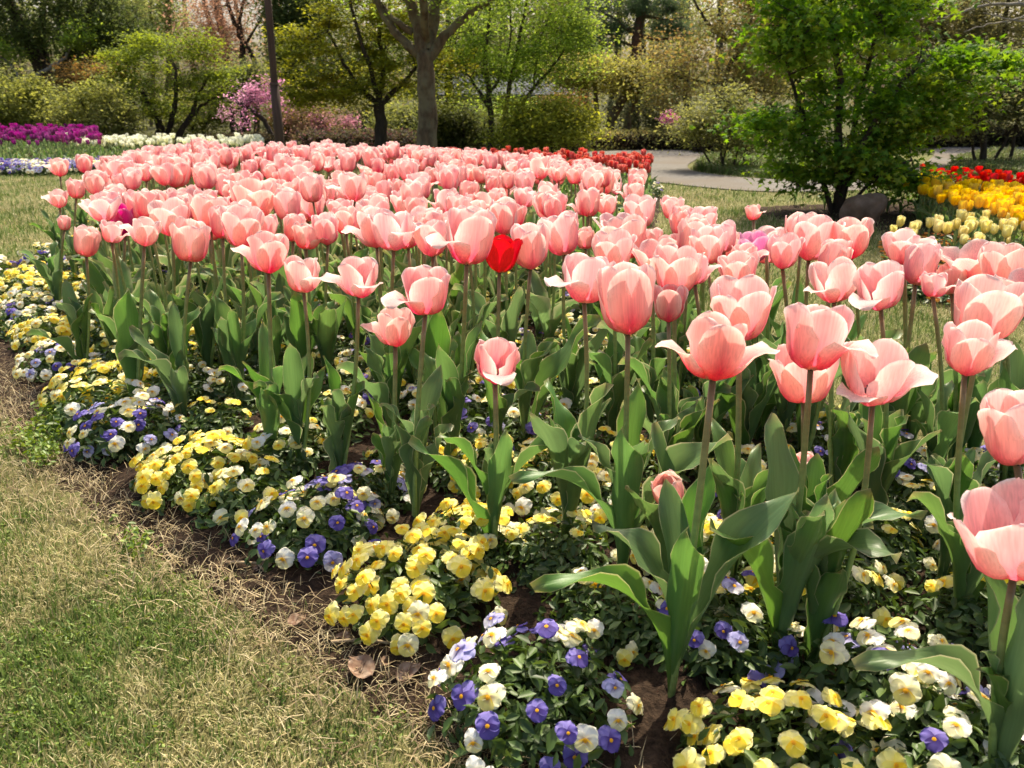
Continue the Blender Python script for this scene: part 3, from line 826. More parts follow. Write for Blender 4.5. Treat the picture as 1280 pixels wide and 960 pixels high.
def flower_geo(kind, seed, lo=False):
    """A five-petalled pansy face of radius about 0.019 m looking along +z, its lower petal to -y."""
    r = random.Random(seed)
    side, low, up = [np.array(c) for c in PCOL[kind]]
    g = Geo()
    spec = [(58, 0.0225, 0.0118, -0.0034, up), (122, 0.0225, 0.0118, -0.0026, up), (2, 0.0195, 0.0098, -0.0004, side), (178, 0.0195, 0.0098, 0.0002, side), (270, 0.0195, 0.0132, 0.0022, low)]
    ns, nt = (5, 5) if lo else (8, 7)
    for (ang, L, W, z0, c) in spec:
        a = R(ang + r.uniform(-9, 9)); L *= r.uniform(0.92, 1.08); W *= r.uniform(0.92, 1.08)
        s = np.array([0, .3, .62, .86, 1]) if lo else np.array([0, .14, .34, .55, .74, .87, .955, 1.0]); t = np.linspace(-1, 1, nt)
        w = W * (0.16 + 0.84 * np.sin(np.clip(s / 0.6, 0, 1) * PI / 2)) * np.sqrt(np.clip(1.0001 - np.clip((s - 0.56) / 0.44, 0, 1) ** 2, 0, 1))
        S, T = np.meshgrid(s, t, indexing='ij')
        x = S * L - 0.002 - 0.05 * L * T * T * S; y = w[:, None] * T * (1 + 0.05 * np.sin(6 * S + ang))
        bow = r.uniform(-0.3, 0.75)
        z = z0 + 0.0015 - bow * L * S ** 2 * 0.45 + 0.0019 * np.sin(T * 5 + r.uniform(0, 6)) * S ** 2 + 0.0035 * (1 - S) * (1 if ang != 270 else 0.5)
        V = np.stack([x * math.cos(a) - y * math.sin(a), x * math.sin(a) + y * math.cos(a), z], -1).reshape(-1, 3)
        col = np.tile(c, (ns, nt, 1))
        if kind in ('yellow', 'cream', 'white'):
            deep = np.array((0.92, 0.60, 0.02))
            k = (1 - sstep(0.10, 0.66 if ang == 270 and kind == 'yellow' else 0.42 if ang == 270 else 0.30, S)) * (0.9 if ang == 270 else 0.3)
            col = lerp(col, deep, np.clip(k, 0, 1))
            if ang in (2, 178, 270) and kind != 'yellow':
                ln = (np.abs(T) < 0.5) * (1 - sstep(0.20, 0.60, S)) * sstep(0.03, 0.12, S) * 0.75
                col = lerp(col, np.array((0.22, 0.10, 0.10)), ln)
            col = lerp(col, np.array((0.93, 0.88, 0.66)), sstep(0.75, 1, S) * (0.5 if ang != 270 else 0.2))
        elif kind == 'rust':
            col = lerp(col, np.array((0.80, 0.42, 0.03)), (1 - sstep(0.1, 0.4, S)) * 0.8)
        else:
            col = lerp(col, np.array((0.06, 0.03, 0.16)), (1 - sstep(0.15, 0.62, S)) * 0.85 * (ang not in (58, 122)))
        g.add(V, grid_faces(ns, nt), col.reshape(-1, 3))
    # eye
    n = 7
    a = np.arange(n) * 2 * PI / n
    V = np.concatenate([[[0, -0.001, 0.0066]], np.stack([0.0033 * np.cos(a), 0.0033 * np.sin(a) - 0.001, np.full(n, 0.0050)], 1)])
    g.add(V, np.array([[0, 1 + i, 1 + (i + 1) % n] for i in range(n)]), (0.85, 0.42, 0.02))
    if not lo:
        V, F = tube([(0, 0, -0.001), (0, 0.002, -0.012), (0, 0.0, -0.034)], [0.0022, 0.0011, 0.0010], 4)
        g.add(V, F, (0.12, 0.2, 0.05))
    return g
FLOWERS = {k: [flower_geo(k, 50 + i) for i in range(4)] for k in PCOL}
FL_ME = {k: [f.mesh("pansy_flower", [M_PANSY]) for f in v] for k, v in FLOWERS.items()}
FLO = {k: [flower_geo(k, 70 + i, lo=True) for i in range(3)] for k in PCOL}

def foliage_geo(a, h, n, seed, size=0.024):
    r = np.random.default_rng(seed)
    u = r.uniform(0, 2 * PI, n); e = np.arcsin(r.uniform(0.02, 1, n)); k = r.uniform(0.35, 0.95, n)
    P = np.stack([np.cos(u) * np.cos(e) * a * k, np.sin(u) * np.cos(e) * a * k, np.sin(e) * h * k + 0.006], 1)
    nrm = P / np.array([a, a, h]); nrm[:, 2] += 0.6
    nrm /= np.linalg.norm(nrm, axis=1)[:, None]
    col = pick([(0.065, 0.115, 0.028), (0.085, 0.145, 0.035), (0.05, 0.09, 0.025), (0.11, 0.17, 0.045)], n, r)
    g = Geo(); V, F, C = leaf_quads(P, size, r, col, aspect=0.45, tilt=0.5, normals=nrm)
    g.add(V, F, C)
    for i in range(14):
        p = P[r.integers(0, n)]
        V, F = tube([(p[0] * .15, p[1] * .15, -0.01), p * 0.6, p], [0.0022, 0.0018, 0.001], 4); g.add(V, F, (0.10, 0.15, 0.05))
    return g
FOL = [foliage_geo(0.148, 0.095, 800, 300 + i).mesh("pansy_foliage", [M_PLEAF]) for i in range(5)]

def heads(a, h, n, kinds, seed, toward=(0, -1, 0), low=0.12):
    """Where the flowers of one mound sit and look."""
    r = random.Random(seed)
    out = []; tries = 0
    while len(out) < n and tries < 6000:
        tries += 1
        u = r.uniform(0, 2 * PI); e = math.asin(r.uniform(low, 1))
        d = Vector((math.cos(u) * math.cos(e), math.sin(u) * math.cos(e), math.sin(e)))
        k = r.uniform(0.94, 1.28)
        p = Vector((d.x * a * k, d.y * a * k, d.z * h * k + 0.012))
        if any((p - q[0]).length < 0.021 for q in out):
            continue
        nrm = (d + Vector((0, 0, 0.35)) + Vector(toward) * 0.45 + Vector((r.uniform(-.4, .4), r.uniform(-.4, .4), r.uniform(-.2, .4)))).normalized()
        out.append((p, nrm, r.choice(kinds), r.uniform(0.74, 1.05), r.uniform(-.5, .5)))
    return out

def face_matrix(p, nrm, s, roll):
    up = Vector((0, 0, 1)) - nrm * nrm.z
    if up.length < 0.2:
        up = Vector((0, 1, 0)) - nrm * nrm.y
    up.normalize()
    x = up.cross(nrm).normalized()
    M = Matrix((x, up, nrm)).transposed().to_4x4()
    return Matrix.Translation(p) @ M @ Matrix.Rotation(roll, 4, 'Z') @ Matrix.Scale(s, 4)

YEL, MIX, CRM, BLW = ['yellow'] * 6 + ['cream'], ['white', 'violet', 'cream', 'lavender', 'violet'], ['cream', 'yellow', 'cream', 'white'], ['white', 'lavender', 'white', 'violet', 'cream', 'cream']
VIO = ['violet', 'violet', 'white', 'lavender', 'cream', 'white']
EDGE = [  # centre in the photo (of the mound's crown), mound radius, colours, flowers, label
    (995, 945, 0.125, YEL, 40, "large yellow pansy mound at the very corner of the bed beneath the nearest tulips"),
    (668, 850, 0.125, VIO, 24, "violet and white pansy clump beside the dry leaves, below the widest tulip leaf"),
    (525, 715, 0.125, YEL, 46, "dense yellow pansy mound between two violet and white clumps, nearest the lawn"),
    (390, 640, 0.120, BLW, 34, "white, cream and violet pansy clump just behind the dense yellow mound"),
    (245, 578, 0.120, YEL, 44, "yellow pansy mound overhanging the bare soil between two mixed clumps"),
    (158, 528, 0.120, VIO, 30, "mixed pansy clump with deep violet flowers low on its lawn side"),
    (122, 474, 0.120, YEL, 44, "golden yellow pansy mound next to weeds at the lawn edge"),
    (72, 440, 0.105, BLW, 26, "small pale blue and white pansy clump between two yellow mounds, farther along the edge"),
    (66, 410, 0.120, YEL, 40, "yellow pansy mound squeezed between two blue and white clumps"),
    (42, 384, 0.120, BLW, 34, "blue and white pansy clump by the bed's far corner"),
    (30, 356, 0.150, YEL, 44, "broad pale yellow pansy mound at the bed's far corner"),
    (88, 354, 0.130, YEL, 36, "pale yellow pansy mound under the corner tulips"),
    (58, 328, 0.120, BLW, 26, "farthest blue and white pansy clump of the lawn edge"),
    (1105, 850, 0.130, BLW, 20, "white pansy clump with a few violet flowers beside the large yellow mound"),
    (1200, 935, 0.120, ['white', 'cream', 'violet'], 15, "white and cream pansy clump under the nearest bloom's stem"),
    (582, 655, 0.095, YEL, 24, "small yellow pansy clump behind the dense yellow mound, against a tulip leaf"),
    (892, 685, 0.115, CRM, 30, "pale yellow pansy clump behind the tallest upright tulip leaf"),
    (690, 590, 0.125, CRM, 30, "cream and yellow pansy clump around the stem of the goblet bloom"),
    (612, 570, 0.115, YEL, 28, "yellow pansy clump behind the single low tulip with the flopped petal"),
    (455, 600, 0.095, BLW, 22, "pale violet pansy clump tucked against arching tulip leaves"),
]
pr = random.Random(9)
edge_xy = []
PANSY_N = 0
def pansy(loc, a, kinds, n, seed, label=None, parts=True, group='pansy clumps along the lawn edge', z=0.0, low=0.12, fol=None):
    root = empty("pansy_clump", loc, label, "pansy", group)
    s = a / 0.125
    f = link("foliage", fol or pr.choice(FOL), root)
    f.rotation_euler = (0, 0, pr.uniform(0, 6.3)); f.scale = (s, s, min(1.15, s * 1.05))
    out = Vector((loc[0] * -0.3 - 0.25, -1, 0)).normalized()
    hs = heads(a * 0.98, 0.088 * min(1.1, s), int(n * 1.6), kinds, seed, toward=out, low=low)
    if parts:
        for (p, nrm, k, sc, roll) in hs:
            o = link("flower", pr.choice(FL_ME[k]), root)
            o.matrix_local = face_matrix(p, nrm, sc, roll)
    else:
        g = Geo()
        for (p, nrm, k, sc, roll) in hs:
            g.merge(pr.choice(FLO[k]), face_matrix(p, nrm, sc, roll))
        link("blossoms", g.mesh("pansy_blossoms", [M_PANSY]), root)
    return root
for i, (px, py, a, kinds, n, lab) in enumerate(EDGE):
    c = at(px, py, 0.075)
    edge_xy.append(np.array(c[:2]))
    pansy((c.x, c.y, 0.010), a, kinds, n, 400 + i, lab)

# the pansies between the tulip stems
inner, innert = [], []
for it in range(9000):
    p = np.array([cand.uniform(lo[0], hi[0]), cand.uniform(lo[1], 6.2)])
    px, py = pix((p[0], p[1], 0.08))
    if px < -30 or px > 1330 or py > 990 or not inside(BED, p[None])[0] or edge_dist(BED, p[None])[0] < 0.07:
        continue
    if any(np.hypot(*(p - q)) < 0.165 for q in edge_xy) or any(np.hypot(*(p - q)) < 0.165 for q in inner):
        continue
    if py > 770 and px < 880 and px > 740:
        continue
    inner.append(p)
inner.sort(key=lambda p: p[1])
PROTO = []
for i in range(9):
    kinds = [CRM, YEL, BLW, CRM, ['white', 'cream'], YEL, VIO, CRM, ['cream', 'yellow']][i]
    g = Geo()
    for (p, nrm, k, sc, roll) in heads(0.112, 0.092, 13 + i % 4 * 2, kinds, 600 + i, low=0.25):
        g.merge(pr.choice(FLO[k]), face_matrix(p, nrm, sc, roll))
    PROTO.append((g, g.mesh("pansy_blossoms", [M_PANSY]), ["cream and yellow", "bright yellow", "blue and white", "cream and yellow", "plain white", "bright yellow", "violet", "cream and yellow", "soft yellow"][i]))
N_INNER = 110
lab_items = []
for i, p in enumerate(inner[:N_INNER]):
    j = pr.randrange(9)
    root = empty("pansy_clump", (p[0], p[1], 0.010), None, "pansy", "pansy clumps between the tulip stems")
    s = pr.uniform(0.78, 1.05)
    f = link("foliage", pr.choice(FOL), root); f.rotation_euler = (0, 0, pr.uniform(0, 6.3)); f.scale = (s, s, s)
    b = link("blossoms", PROTO[j][1], root); b.rotation_euler = (0, 0, pr.uniform(-.6, .6)); b.scale = (s, s, s)
    lab_items.append((root, Vector((p[0], p[1], 0.08)), PROTO[j][2]))
label_in_line(lab_items, lambda o, m, e: f"{e} pansy clump among stems, {o} in line with {m}")
g = Geo()
FOLG = [foliage_geo(0.125, 0.095, 200, 350 + i, size=0.034) for i in range(3)]
for p in inner[N_INNER:]:
    M = Matrix.Translation((p[0], p[1], 0.01)) @ Matrix.Rotation(pr.uniform(-.6, .6), 4, 'Z')
    g.merge(pr.choice(FOLG), M)
    g.merge(pr.choice(PROTO)[0], M, mi_off=1)
if g.n:
    link("pansy_ground_cover", g.mesh("pansy_ground_cover", [M_PLEAF, M_PANSY]), kind="stuff", label="pansies covering the soil under the far tulips", cat="pansies")

# ------------------------------------------------------------------ small tulips of the other beds
def small_tulip(col, h, size, seed, leaves=3, lf=0.7):
    g = Geo(); r = random.Random(seed)
    pal = PALETTES[col]
    k = r.choice('GGOB' if col != 'brick' else 'GOfG')
    bm = bloom_mesh("small_bloom", k, seed, pal, ns=8, nt=5)
    V = np.zeros(len(bm.vertices) * 3, np.float32); bm.vertices.foreach_get("co", V)
    C = np.zeros(len(bm.vertices) * 4, np.float32); bm.attributes["pc"].data.foreach_get("color", C)
    q = [p.vertices[:] for p in bm.polygons]
    b = Geo().add(V.reshape(-1, 3), [np.array([p for p in q if len(p) == 4]), np.array([p for p in q if len(p) == 3]).reshape(-1, 3)], C.reshape(-1, 4)[:, :3])
    bpy.data.meshes.remove(bm)
    s = size / 0.085
    g.merge(b, Matrix.Translation((0, 0, h - size * 0.5)) @ Matrix.Scale(s, 4))
    V, F = tube([(0, 0, 0), (0.004, 0, h * 0.5), (0, 0, h - size * 0.45)], [0.004, 0.0035, 0.003], 5); g.add(V, F, (0.16, 0.23, 0.06), 1)
    a = r.uniform(0, 6.3)
    for i in range(leaves):
        g.merge(leaf_geo(seed * 13 + i, lowres=True), Matrix.Rotation(a + i * 2.1, 4, 'Z') @ Matrix.Scale(lf * r.uniform(0.85, 1.15), 4), mi_off=2)
    return g.mesh("small_tulip", [M_PETAL, M_STEM, M_TLEAF])

def strew(name, metas, points, label, group, seed):
    r = random.Random(seed)
    for p in points:
        o = link(name, r.choice(metas), loc=(p[0], p[1], 0.008), label=label, cat="tulip", group=group)
        o.rotation_euler = (r.uniform(-.08, .08), r.uniform(-.08, .08), r.uniform(0, 6.3))
        s = r.uniform(0.88, 1.12); o.scale = (s, s, s)

def scatter(test, n, dmin, xlo, xhi, ylo, yhi, seed):
    r = np.random.default_rng(seed); out = []
    for _ in range(n * 60):
        p = np.array([r.uniform(xlo, xhi), r.uniform(ylo, yhi)])
        if test(p) and not any(abs(p[0] - q[0]) < dmin and np.hypot(*(p - q)) < dmin for q in out):
            out.append(p)
            if len(out) >= n:
                break
    return out

def gx(p, z=0.0):
    return pix((p[0], p[1], z))[0]

# brick red strip at the far end of the big bed
ps = scatter(lambda p: inside(BED, p[None])[0] and 470 < gx(p, .3) < 835 and p[1] > np.interp(gx(p, .3), [470, 560, 640, 830], [7.0, 6.75, 6.4, 5.35]), 240, 0.066, -1.6, 1.4, 5.3, 7.9, 3)
strew("brick_red_tulip", [small_tulip('brick', 0.305, 0.052, 40 + i) for i in range(4)], ps, "small brick red tulip in the strip behind the pink tulips", "brick red tulips at the far end of the big bed", 4)
# purple and white tulips of the bed across the lawn
lb = gpoly([(-400, 214), (0, 214), (112, 208), (128, 197), (330, 193), (330, 186), (120, 184), (128, 180), (110, 174), (-400, 174)])
soil("far_bed_soil", lb, 0.2, 0.012, 0.02, 8)
ps = scatter(lambda p: -40 < gx(p, .3) < 126 - (p[1] - 9.3) * 2, 270, 0.085, -8.5, -4.4, 9.2, 12.6, 13)
strew("purple_tulip", [small_tulip('purple', 0.32, 0.072, 60 + i) for i in range(4)], ps, "small purple tulip in the far bed across the lawn", "purple tulips in the far bed", 5)
ps = scatter(lambda p: 85 + (p[1] < 9.7) * 30 < gx(p, .2) < 330, 210, 0.07, -6.2, -2.6, 9.45, 10.7, 14)
strew("white_tulip", [small_tulip('white', 0.27, 0.060, 80 + i) for i in range(4)], ps, "small white tulip in the far strip across the lawn", "white tulips in the far strip", 6)

def far_clump(kinds, a, seed, n=26, sc=1.5):
    g = Geo()
    g.merge(foliage_geo(a, 0.10, 160, seed, size=0.045))
    for (p, nrm, k, s, roll) in heads(a, 0.10, n, kinds, seed, low=0.2):
        g.merge(random.Random(seed + n).choice(FLO[k]) if False else FLO[k][seed % 3], face_matrix(p, nrm, s * sc, roll), mi_off=1)
    return g.mesh("far_pansy", [M_PLEAF, M_PANSY])
fm = [far_clump(['violet', 'violet', 'violet', 'lavender'], 0.2, 701), far_clump(['white', 'lavender', 'white'], 0.2, 702), far_clump(['violet', 'white'], 0.2, 703)]
yr = random.Random(21)
for i in range(34):
    px = -40 + (i % 17) * 10.2 + yr.uniform(-3, 3); Y = 8.75 + (i // 17) * 0.34 + yr.uniform(-.05, .05) + max(0, px - 60) * 0.004
    v = on(px, Y)
    o = link("blue_white_pansy", fm[(i // 2 + i // 17) % 3], loc=(v.x, v.y, 0.008), label="blue and white pansy clump edging the far purple tulip bed", cat="pansy", group="pansies edging the far bed")
    o.rotation_euler = (0, 0, yr.uniform(-.5, .5))
fy = [far_clump(['yellow', 'yellow', 'rust'], 0.15, 711), far_clump(['yellow'], 0.15, 712)]
for i in range(14):
    px = 122 + i * 8.5; Y = 9.15 + yr.uniform(-.06, .06)
    v = on(px, Y)
    o = link("golden_pansy", fy[i % 2], loc=(v.x, v.y, 0.008), label="golden yellow pansy clump in front of the white tulip strip", cat="pansy", group="golden pansies before the white tulips")

# the bed beyond the maple: red, yellow and cream tulips over a rust carpet
rb = [on(1075, 5.9), on(1135, 4.05), on(1120, 3.75), on(1150, 3.2), on(1320, 2.9), on(1500, 4.2), on(1420, 5.6), on(1290, 6.0), on(1160, 6.6), on(1080, 6.6)]
rbp = np.array([p[:2] for p in rb])
soil("right_bed_soil", rbp, 0.06, 0.012, 0.02, 18)
def red_front(px): return 5.95 - max(0, px - 1150) * 0.0052
ps = scatter(lambda p: 1150 < gx(p, .22) < 1320 and red_front(gx(p, .22)) < p[1] < red_front(gx(p, .22)) + 0.42, 120, 0.055, 2.0, 4.6, 4.6, 6.8, 15)
ps += [on(1083, 6.1)[:], on(1100, 6.1)[:], on(1116, 6.0)[:], on(1134, 6.05)[:], on(993, 6.2)[:]]
strew("red_tulip", [small_tulip('red', 0.24, 0.062, 90 + i, lf=0.55) for i in range(3)], ps, "small red tulip in the row behind the yellow tulips", "red tulips behind the yellow ones", 7)
ps = scatter(lambda p: 1150 < gx(p, .2) < 1320 and 4.75 - max(0, gx(p, .2) - 1160) * 0.0068 + max(0, 1200 - gx(p, .2)) * .008 < p[1] < red_front(gx(p, .2)) - 0.04, 190, 0.062, 1.9, 4.4, 3.6, 6.0, 16)
ps += [on(1108, 5.7)[:], on(1090, 5.75)[:], on(1124, 5.65)[:], on(1030, 5.9)[:]]
strew("yellow_tulip", [small_tulip('yellow', 0.22, 0.060, 95 + i, lf=0.55) for i in range(3)], ps, "golden yellow tulip in the bed beyond the green maple", "yellow tulips beyond the maple", 8)
ps = scatter(lambda p: (1118 < gx(p, .18) < 1195 and 3.62 < p[1] < 3.98) or (1195 <= gx(p, .18) < 1320 and 3.5 < p[1] < 4.25), 62, 0.072, 1.5, 3.2, 3.3, 4.5, 17)
strew("cream_tulip", [small_tulip('cream', 0.20, 0.050, 99 + i, leaves=2, lf=0.4) for i in range(3)], ps, "short pale cream tulip standing over the rust pansy carpet", "cream tulips over the rust pansies", 9)
fr_ = [far_clump(['rust', 'rust', 'rust', 'yellow'], 0.12, 721, n=30, sc=0.9), far_clump(['rust'], 0.12, 722, n=30, sc=0.9), far_clump(['violet', 'lavender'], 0.10, 723, n=20, sc=0.9)]
ps = scatter(lambda p: inside(rbp, p[None])[0] and p[1] < 4.5 and gx(p, .06) > 1150 - (p[1] - 3.2) * 20, 60, 0.15, 1.4, 3.4, 2.9, 4.5, 19)
for i, p in enumerate(ps):
    j = 2 if (gx(p, .06) < 1195 and p[1] < 3.5) else i % 2
    o = link("violet_pansy" if j == 2 else "rust_pansy", fr_[j], loc=(p[0], p[1], 0.008), cat="pansy", label="violet pansy clump at the corner of the rust carpet" if j == 2 else "rust orange pansy clump under the cream tulips",
             group="violet pansies of the bed beyond the maple" if j == 2 else "rust pansies of the bed beyond the maple")
    o.rotation_euler = (0, 0, yr.uniform(0, 6.3)); o.scale = (1, 1, 0.6)
# white pansies at the far corner of the big bed
v = on(808, 6.75)
pansy((v.x, v.y, 0.008), 0.14, ['white', 'white', 'violet'], 24, 801, "white and violet pansy clump at the far corner of the pink bed by the path", parts=False, group=None)

# ------------------------------------------------------------------ trees
def diamonds(P, size, r, col, aspect=0.6, flat=0.5):
    n = len(P)
    nz = r.normal(size=(n, 3)); nz[:, 2] = np.abs(nz[:, 2]) + flat * 2.2
    nz /= np.linalg.norm(nz, axis=1)[:, None]
    a = r.normal(size=(n, 3)); a -= nz * (a * nz).sum(1)[:, None]; a /= np.linalg.norm(a, axis=1)[:, None]
    b = np.cross(nz, a)
    s = (size * r.uniform(0.55, 1.35, n))[:, None]
    V = np.stack([P - a * s * .5, P + b * s * aspect * .5 + a * s * .05, P + a * s * .5 - nz * s * 0.12, P - b * s * aspect * .5 + a * s * .05], 1).reshape(-1, 3)
    i = np.arange(n) * 4
    return V, [np.stack([i, i + 1, i + 2, i + 3], 1)], np.repeat(col, 4, 0)

def lobed(P, size, r, col, flat=0.6):
    """Five-lobed leaves."""
    n = len(P)
    nz = r.normal(size=(n, 3)) * 0.7; nz[:, 2] = np.abs(nz[:, 2]) + flat
    nz /= np.linalg.norm(nz, axis=1)[:, None]
    a = r.normal(size=(n, 3)); a -= nz * (a * nz).sum(1)[:, None]; a /= np.linalg.norm(a, axis=1)[:, None]
    b = np.cross(nz, a)
    ang = np.radians([180, 130, 100, 72, 48, 25, 0, -25, -48, -72, -100, -130])
    rad = np.array([0.12, 0.42, 0.20, 0.52, 0.24, 0.40, 0.62, 0.40, 0.24, 0.52, 0.20, 0.42])
    rad = np.array([0.15, 0.44, 0.24, 0.54, 0.27, 0.30, 0.64, 0.30, 0.27, 0.54, 0.24, 0.44])
    s = size * r.uniform(0.6, 1.25, n)
    V = np.zeros((n, 13, 3)); V[:, 0] = P + nz * (s * 0.06)[:, None]
    for k in range(12):
        dr = (rad[k] * s)[:, None]
        V[:, k + 1] = P + a * math.cos(ang[k]) * dr + b * math.sin(ang[k]) * dr - nz * (dr * dr / s[:, None]) * 0.35
    i = np.arange(n) * 13
    F = np.concatenate([np.stack([i, i + 1 + k, i + 1 + (k + 1) % 12], 1) for k in range(12)])
    return V.reshape(-1, 3), [F], np.repeat(col, 13, 0)

def wiggle(pts, r, amp):
    P = np.array([list(p) for p in pts], float)
    t = np.linspace(0, len(P) - 1, (len(P) - 1) * 4 + 1)
    Q = np.stack([np.interp(t, np.arange(len(P)), P[:, k]) for k in range(3)], 1)
    for _ in range(2):
        Q[1:-1] = 0.25 * Q[:-2] + 0.5 * Q[1:-1] + 0.25 * Q[2:]
    Q[1:-1] += r.normal(size=(len(Q) - 2, 3)) * amp
    return Q

def tree(name, d, stems, lobes, pal, label, cat="tree", leaf=0.06, per=110, clump=0.16, flat=0.45, bark=None, seed=1, group=None, twig=0.006, shape='d', depth=0.75, layered=0.5, aspect=0.6, extra=None, mat=None, barkless=0.0):
    """stems: lists of (photo x, y, radius in m[, depth offset]) at the distance d; lobes: (x, y, rx, ry, clumps) in photo pixels, real depth of their own."""
    bark = bark or M_BARK
    r = np.random.default_rng(seed)
    b0 = at_d(stems[0][0][0], stems[0][0][1], d)
    base = Vector((b0[0], b0[1], 0.0))
    root = empty(name, base, label, cat, group)
    B = np.array(base)
    tg = Geo(); nodes = []; nrad = []
    for si, st in enumerate(stems):
        P = [np.array(at_d(p[0], p[1], d + (p[3] if len(p) > 3 else 0.0))) - B for p in st]
        if si == 0 or st[0][1] > 150:
            P[0][2] = -0.02
        Q = wiggle(P, r, 0.008 * d / 10)
        rad = np.interp(np.linspace(0, len(st) - 1, len(Q)), np.arange(len(st)), [p[2] for p in st])
        if si == 0:
            rad = rad * (1 + 0.5 * np.exp(-np.arange(len(Q)) / 1.2))
        V, F = tube(Q, rad * r.uniform(0.94, 1.06, len(Q)), 10 if rad[0] > 0.03 else 6); tg.add(V, F)
        for q, a in zip(Q[2:], rad[2:]):
            nodes.append(q); nrad.append(a)
    cl = []
    for (x, y, rx, ry, n) in lobes:
        c = np.array(at_d(x, y, d)) - B
        k = fwd_depth(d, 1.0) / FPX
        R3 = np.array([rx * k, max(rx, ry) * k * depth, ry * k])
        u = r.normal(size=(n, 3)); u /= np.linalg.norm(u, axis=1)[:, None]
        u *= (r.uniform(0.25, 1, n) ** 0.5)[:, None]
        C = c + u * R3
        C = C[C[:, 2] > 0.05]
        cl.append(C)
    cl = np.concatenate(cl)
    nodes = np.array(nodes); nrad = np.array(nrad)
    order = np.argsort(np.min(np.linalg.norm(cl[:, None] - nodes[None], axis=2), axis=1))
    for ci in order:
        c = cl[ci]
        dd = np.linalg.norm(nodes - c, axis=1) + 0.9 * np.clip(nodes[:, 2] - c[2] + 0.05, 0, None)
        j = int(np.argmin(dd)); a = nodes[j]
        mid = 0.5 * (a + c) + np.array([0, 0, -0.08 * np.linalg.norm(c - a)]) + r.normal(size=3) * 0.05 * np.linalg.norm(c - a)
        ra = min(nrad[j] * 0.75, twig * (1 + 2.2 * np.linalg.norm(c - a)))
        t = np.linspace(0, 1, 6)[:, None]
        Q = (1 - t) ** 2 * a + 2 * t * (1 - t) * mid + t ** 2 * c
        Q[1:-1] += r.normal(size=(4, 3)) * 0.02 * np.linalg.norm(c - a)
        V, F = tube(Q, np.linspace(max(ra, 0.003), 0.0025, 6), 5); tg.add(V, F)
        nodes = np.concatenate([nodes, Q[2:]]); nrad = np.concatenate([nrad, np.linspace(ra, 0.003, 4)])
        for _ in range(2):
            e = Q[3] + r.normal(size=3) * clump * np.array([1, 1, 0.5]) 
            V, F = tube([Q[3], 0.5 * (Q[3] + e) + r.normal(size=3) * 0.015, e], [0.0035, 0.0028, 0.0015], 4); tg.add(V, F)
    link("trunk", tg.mesh("trunk", [bark]), root)
    n = len(cl)
    cnt = r.poisson(per * (1.0 if shape == 'l' else 1.4) * r.gamma(2.2, 1 / 2.2, n))
    idx = np.repeat(np.arange(n), cnt)
    sc = r.uniform(0.4, 1.45, n)[idx][:, None] * clump
    P = cl[idx] + r.normal(size=(len(idx), 3)) * sc * np.array([1, 1, 1 - 0.62 * layered])
    P = P[P[:, 2] > 0.02]; idx = idx[:len(P)]
    pc = np.array(pal) * np.array([1.45, 1.50, 1.22])
    w = r.dirichlet(np.ones(len(pc)) * 0.7, n)[idx] if len(pc) > 1 else np.ones((len(idx), 1))
    col = (w @ pc) * r.uniform(0.75, 1.25, (len(idx), 1))
    V, F, C = (lobed(P, leaf, r, col, flat) if shape == 'l' else diamonds(P, leaf, r, col, aspect, flat))
    link("crown", Geo().add(V, F, C).mesh("crown", [mat or M_CROWN], smooth=False), root)
    return root

def at_d(px, py, d):
    """The point at ground distance d seen at a photo pixel."""
    return on(px, d, CAM_H - d * math.tan(dep(py)))

DK = [(0.045, 0.068, 0.026), (0.065, 0.09, 0.032), (0.085, 0.105, 0.042)]
OLV = [(0.13, 0.14, 0.045), (0.17, 0.17, 0.06), (0.10, 0.115, 0.04)]
BRI = [(0.125, 0.16, 0.028), (0.17, 0.20, 0.035), (0.085, 0.12, 0.026)]
YGR = [(0.19, 0.205, 0.03), (0.14, 0.165, 0.03), (0.21, 0.18, 0.03), (0.11, 0.135, 0.03)]
LGR = [(0.16, 0.23, 0.045), (0.20, 0.25, 0.06), (0.12, 0.18, 0.04)]
BRN = [(0.19, 0.125, 0.055), (0.15, 0.145, 0.055), (0.20, 0.13, 0.06), (0.13, 0.15, 0.05), (0.14, 0.15, 0.05)]
RUS = [(0.17, 0.10, 0.04), (0.20, 0.13, 0.05), (0.12, 0.11, 0.04)]
GRY = [(0.11, 0.115, 0.06), (0.14, 0.13, 0.07), (0.09, 0.10, 0.05)]
PNK = [(0.38, 0.15, 0.32), (0.44, 0.24, 0.38), (0.26, 0.14, 0.18)]
BPK = [(0.26, 0.16, 0.13), (0.20, 0.12, 0.08), (0.30, 0.20, 0.16)]

